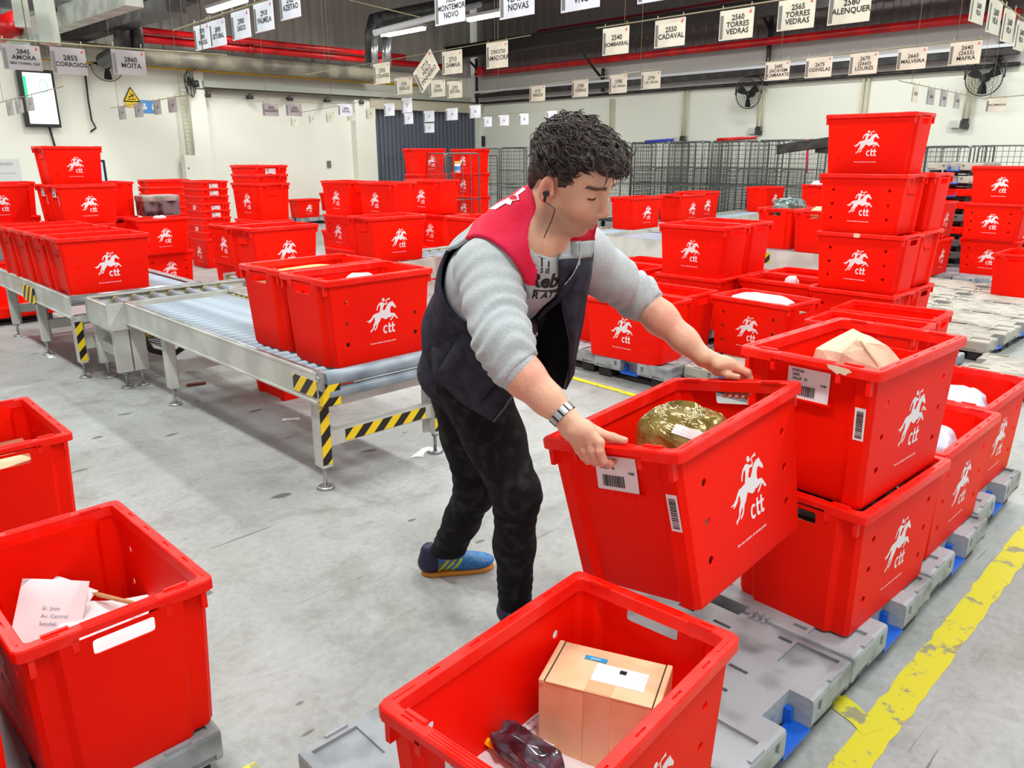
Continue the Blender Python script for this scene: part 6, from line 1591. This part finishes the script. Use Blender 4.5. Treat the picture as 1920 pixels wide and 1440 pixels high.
wall_fan(pA(1845, 147, .35), -U+Vector((-.1, -.2, -.2)), 'big black caged fan on the right wall near the picture edge', .27)
wall_fan(pA(1403, 177, .35), -U+Vector((-.1, -.1, -.15)), 'smaller looking black caged fan farther along the right wall', .27)
wall_fan(pB(200, 124, .45), Vector((.35, -1, -.25)), 'black caged fan on the left wall behind plate 2860', .27)
wall_fan(pB(357, 158, .40), Vector((-.75, -.45, -.1)), 'black caged fan turned edgewise by the ladder rack', .25)
# screen on the left wall
e = thing('wall_screen', 'portrait screen with bright page and green ring on the left wall', 'screen', pB(73, 185, .12)); TLc, BRc = pB(31, 130, .12), pB(115, 240, .12)
w_ = abs(abz(pB(100, 185))[0]-abz(pB(40, 185))[0])*1.12; h_ = TLc.z-pB(45, 240, .12).z
Mx = fr(U, V, (0, 0, 1))@Matrix.Rotation(.0, 4, 'Y')
bm = MB(); box(bm, (0, 0, 0), (w_, .08, h_), M=Mx, bev=.01); done(bm, 'casing', BLK, e)
bm = MB(); box(bm, (0.02, -.042, 0), (w_*.80, .004, h_*.88), M=Mx); done(bm, 'display', emit('screen_white', (226, 244, 252), 1.1), e)
bm = MB()
tube(bm, [Mx@Vector((.10+.065*math.cos(a), -.047, h_*.22+.11*math.sin(a))) for a in [2*math.pi*i/24 for i in range(24)]], .006, 4, closed=True)
box(bm, (-w_*.34, -.046, h_*.1), (.05, .002, h_*.55), M=Mx); box(bm, (-w_*.26, -.046, -h_*.13), (.06, .002, .05), M=Mx)
done(bm, 'green_graphics', emit('screen_green', (40, 190, 130), .9), e)
bm = MB(); tube(bm, [Mx@Vector((.1, .02, -h_/2)), Mx@Vector((.18, .05, -h_/2-.6))], .02, 6); done(bm, 'cable', DARKM, e)
# warning triangle and notices
e = thing('warning_sign', 'yellow triangular hazard sign on the cream left wall', 'sign', pB(246, 180, .02))
e.scale = (.5, .5, .5)
bm = MB(); prism(bm, [(-.30, -.2), (.30, -.2), (0, .32)], 0, .01, M=fr(U, (0, 0, 1), -V)); done(bm, 'plate', YEL, e)
bm = MB()
for a_, b_ in (((-.30, -.2), (.30, -.2)), ((.30, -.2), (0, .32)), ((0, .32), (-.30, -.2))): tube(bm, [U*a_[0]+Vector((0, 0, a_[1]))-V*.012, U*b_[0]+Vector((0, 0, b_[1]))-V*.012], .018, 5)
tube(bm, [U*-.12+Vector((0, 0, -.06))-V*.012, U*.1+Vector((0, 0, .05))-V*.012], .02, 5); tube(bm, [U*-.02+Vector((0, 0, .1))-V*.012, U*.08+Vector((0, 0, -.06))-V*.012], .018, 5); tube(bm, [U*-.15+Vector((0, 0, -.12))-V*.012, U*.15+Vector((0, 0, -.12))-V*.012], .014, 5)
done(bm, 'black_symbol', BLK, e)
bm = MB(); box(bm, (0, 0, -.32), (.5, .01, .18), M=fr(U, V, (0, 0, 1))); done(bm, 'text_panel', YEL, e)
e = thing('safety_notice', 'blue mandatory safety notice beside the yellow triangle', 'sign', pB(279, 200, .02))
e.scale = (.6, .6, .8)
bm = MB(); box(bm, (0, 0, 0), (.62, .01, .30), M=fr(U, V, (0, 0, 1))); done(bm, 'panel', mat('notice_blue', (70, 150, 220), .5), e)
for s in (-.15, .15):
    bm = MB(); tube(bm, [U*s+Vector((0, 0, .07))-V*.008, U*s+Vector((0, 0, .0))-V*.008], .05, 8); tube(bm, [U*(s-.07)+Vector((0, 0, -.04))-V*.008, U*(s+.07)+Vector((0, 0, -.04))-V*.008], .045, 8); done(bm, 'white_figure', PAPER, e)
e = thing('ladder_rack', 'cream ladder cable rack down the pilaster on the left wall', 'cable rack', pB(350, 230, .22))
bm = MB(); zt_, zb_ = pB(345, 165, .22).z-pB(350, 230, .22).z, pB(357, 295, .22).z-pB(350, 230, .22).z
for s in (-.07, .07): tube(bm, [U*s+Vector((0, 0, zb_)), U*s+Vector((0, 0, zt_))], .012, 5)
for i in range(18): z = zb_+(zt_-zb_)*i/17; tube(bm, [U*-.07+Vector((0, 0, z)), U*.07+Vector((0, 0, z))], .008, 4)
done(bm, 'rack', mat('conduit_cream', (196, 190, 160)), e)
e = thing('electric_cabinet', 'cream wall cabinet below the ladder rack', 'cabinet', pB(361, 320, .2))
bm = MB(); box(bm, (0, 0, 0), (.36, .2, .62), M=fr(U, V, (0, 0, 1)), bev=.01); done(bm, 'case', WALLM, e)
bm = MB(); box(bm, (-.12, -.105, .05), (.02, .01, .04), M=fr(U, V, (0, 0, 1))); done(bm, 'lock', DARKM, e)
bm = MB(); box(bm, (0, 0, 0), (.1, .03, .16), M=fr(U, V, (0, 0, 1)), bev=.005); tag(done(bm, 'light_switch', GREYB, loc=pB(617, 308, .02)), 'small grey switch on the cream wall', 'switch')
bm = MB(); box(bm, (0, 0, 0), (.1, .05, .28), M=fr(V, U, (0, 0, 1))); tag(done(bm, 'wall_box', BLK, loc=pA(906, 265, .04)), 'small black box on the right wall beside the curtain', 'wall box')
bm = MB(); pts = [pB(160, 140, .05), pB(166, 190, .05), pB(172, 225, .05), pB(180, 240, .05), pB(170, 247, .05)]; tube(bm, pts, .018, 5); tag(done(bm, 'wall_cable', DARKM), 'dark loose cable hanging on the left wall right of the screen', 'cable')
e = thing('paper_notice', 'pale printed notice on the wall behind the far left crates', 'notice', pB(14, 325, .02)); bm = MB(); box(bm, (0, 0, 0), (.42, .006, .5), M=fr(U, V, (0, 0, 1))); done(bm, 'sheet', mat('notice_paper', (212, 214, 212), .6), e)
bm = MB(); addtext(bm, 'AVISO', .08, fr(U, (0, 0, 1), -V, -V*.006+Vector((0, 0, .16)))); addtext(bm, 'horario de expedicao', .03, fr(U, (0, 0, 1), -V, -V*.006)); done(bm, 'lettering', mat('faded_ink', (130, 130, 130), .7), e)
# computer monitor and yellow sack behind the tall stack
e = thing('computer_monitor', 'small monitor edge behind the tall red stack', 'monitor', atB(186, 325, 11.2)); bm = MB(); box(bm, (0, 0, 0), (.06, .4, .34), M=fr(U, V, (0, 0, 1)), bev=.01); done(bm, 'casing', BLK, e); bm = MB(); box(bm, (0, 0, 0), (.30, .01, .28), M=fr(Vector((1, 0, 0)), Vector((0, 1, 0)), (0, 0, 1), (.0, -.18, 0))); done(bm, 'display', emit('monitor_blue', (150, 190, 240), .9), e)
bm = MB(); tube(bm, [(0, 0, -.17), (0, 0, -.5)], .03, 8); box(bm, (0, 0, -.51), (.24, .2, .02)); done(bm, 'stand', BLK, e)
# ================================================================ overhead steel at the upper left
def beam3(name, p, q, w_, h_, m, label, cat='beam', flange=False):
    d = (q-p).normalized(); s = d.cross(Vector((0, 0, 1))).normalized(); u_ = s.cross(d); bm = MB(); M = fr(d, s, u_, (p+q)/2); L_ = (q-p).length
    if flange:
        box(bm, (0, 0, 0), (L_, .01, h_), M=M)
        for z in (-h_/2, h_/2): box(bm, (0, 0, z), (L_, w_, .012), M=M)
    else: box(bm, (0, 0, 0), (L_, w_, h_), M=M)
    return tag(done(bm, name, m), label, cat)
ZO = 3.2
GALV = mat('dull_galvanised', (178, 184, 174), .5, .1, rgb2=(150, 156, 146), scale=5)
beam3('overhead_beam', atz(-10, 80, ZO), atz(250, -10, ZO), .20, .24, GALV, 'wide galvanised overhead trunking crossing the upper left corner', flange=False)
beam3('overhead_beam', atz(-10, 48, ZO+.35), atz(130, -6, ZO+.35), .05, .05, GALV, 'thin upper rail beside the galvanised trunking')
beam3('hanger_post', atY(78, -20, 6.2), atY(95, 84, 6.2), .10, .10, GALV, 'vertical galvanised hanger in front of the overhead trunking', 'post')
beam3('hanger_post', atY(22, -90, 6.6), atY(44, 52, 6.6), .08, .08, GALV, 'short galvanised hanger near the upper left corner', 'post')
beam3('overhead_beam', atz(130, 70, 3.6), atz(330, 8, 3.6), .30, .22, DARKM, 'dark conveyor frame hanging under the roof left of the ducts')
beam3('overhead_beam', atz(190, 40, 4.0), atz(360, -8, 4.0), .24, .20, DARKM, 'upper dark frame rail left of the first lamp')
beam3('overhead_rail', atB(-8, 2, 12.0), atB(130, 14, 12.0), .14, .14, DARKM, 'black rail in the upper left corner')
a_ = atB(-10, 60, 13.5); b_ = atB(38, 40, 13.5); bm = MB(); tube(bm, [a_, b_], .16, 12); tag(done(bm, 'red_duct', REDPIPE), 'fat bright red duct end at the left picture edge', 'duct')
for i, (x, yt, yb, r_, lb_) in enumerate(((228, 28, 92, .13, 'left of two black bent ducts coming down to the left wall'), (256, 28, 90, .10, 'right of two black bent ducts coming down to the left wall'))):
    t_ = atB(x-4, yt, 14.6); m_ = atB(x, (yt+yb)/2, 14.6); b_ = atB(x+2, yb, 14.6); bm = MB(); tube(bm, [t_+Vector((-.6, -.4, .35)), t_, m_, b_, b_+V*1.0+Vector((0, 0, -.1))], r_, 12); tag(done(bm, 'flexible_duct', BLACKP), lb_, 'duct')
# black round duct with elbow at the roof, silver drops
t_ = atB(845, 8, 13.2); m_ = atB(702, 38, 13.2); m2 = atB(697, 60, 13.2); b_ = atB(697, 122, 13.2)
bm = MB(); tube(bm, [t_+(t_-m_)*1.2, t_, m_.lerp(t_, .06), m_, m2, b_], .13, 14); tag(done(bm, 'round_duct', BLACKP), 'black round duct bending down left of the lamps', 'duct')
bm = MB(); tube(bm, [atB(702, 68, 13.1), atB(702, 125, 13.1)], .07, 12); tag(done(bm, 'silver_pipe', STEEL), 'silver vertical pipe under the black duct bend', 'pipe')
bm = MB(); tube(bm, [atB(724, 70, 13.3), atB(725, 125, 13.3)], .09, 12); tag(done(bm, 'silver_pipe', STEEL), 'second silver vertical pipe right of the black duct bend', 'pipe')
bm = MB(); tube(bm, [atB(702, 62, 13.0), atB(900, 8, 13.0)], .06, 10); tag(done(bm, 'pale_pipe', mat('pale_tray', (206, 210, 214))), 'pale pipe running beside the black duct to the lamps', 'pipe')
# ================================================================ lamps of the hall (seen tubes first, then unseen rows added out of view)
TUBEM = emit('tube_glow', (255, 250, 240), 14.0)
def ceiling_lamp(c, label, vis=True, power=50):
    e = thing('fluorescent_lamp', label, 'ceiling lamp', c, 0, 'fluorescent ceiling lamps')
    bm = MB(); box(bm, (0, 0, 0.05), (1.55, 0.16, 0.06), M=fr(V, U, (0, 0, 1)), bev=0.01); done(bm, 'housing', mat('lamp_housing', (190, 190, 186), 0.5), e)
    bm = MB(); box(bm, (0, 0, -0.01), (1.5, 0.11, 0.06), M=fr(V, U, (0, 0, 1)), bev=0.02); done(bm, 'diffuser', TUBEM, e)
    area('lamp_light', (0, 0, -0.05), 1.5, 0.3, power, math.atan2(V.y, V.x), e)
lampn = 0
for px, py, z, lb in ((425, 10, 4.1, 'fluorescent tube nearest the corrugated left wall'), (755, 60, 4.05, 'fluorescent tube left of the plate reading 7050'), (925, 28, 4.1, 'fluorescent tube right of the plate reading 7050')):
    c = atz(px, py, z); ceiling_lamp(c, lb, power=45)
for a in (0.5, 4.5, 8.5, 12.5):  # unseen tubes added to light the hall; those inside the view are skipped
    for b in (-0.5, 3.0, 6.5, 10.0, 13.5):
        c = W(a, b, 4.6); d_ = c-CAMPOS; zz = d_.dot(_fw)
        if zz > 0 and abs(d_.dot(_rt)/zz*FPX) < 1150 and 720-d_.dot(_up)/zz*FPX > -60: continue
        ceiling_lamp(c, 'unseen fluorescent tube added above the hall floor, outside the view', power=84)
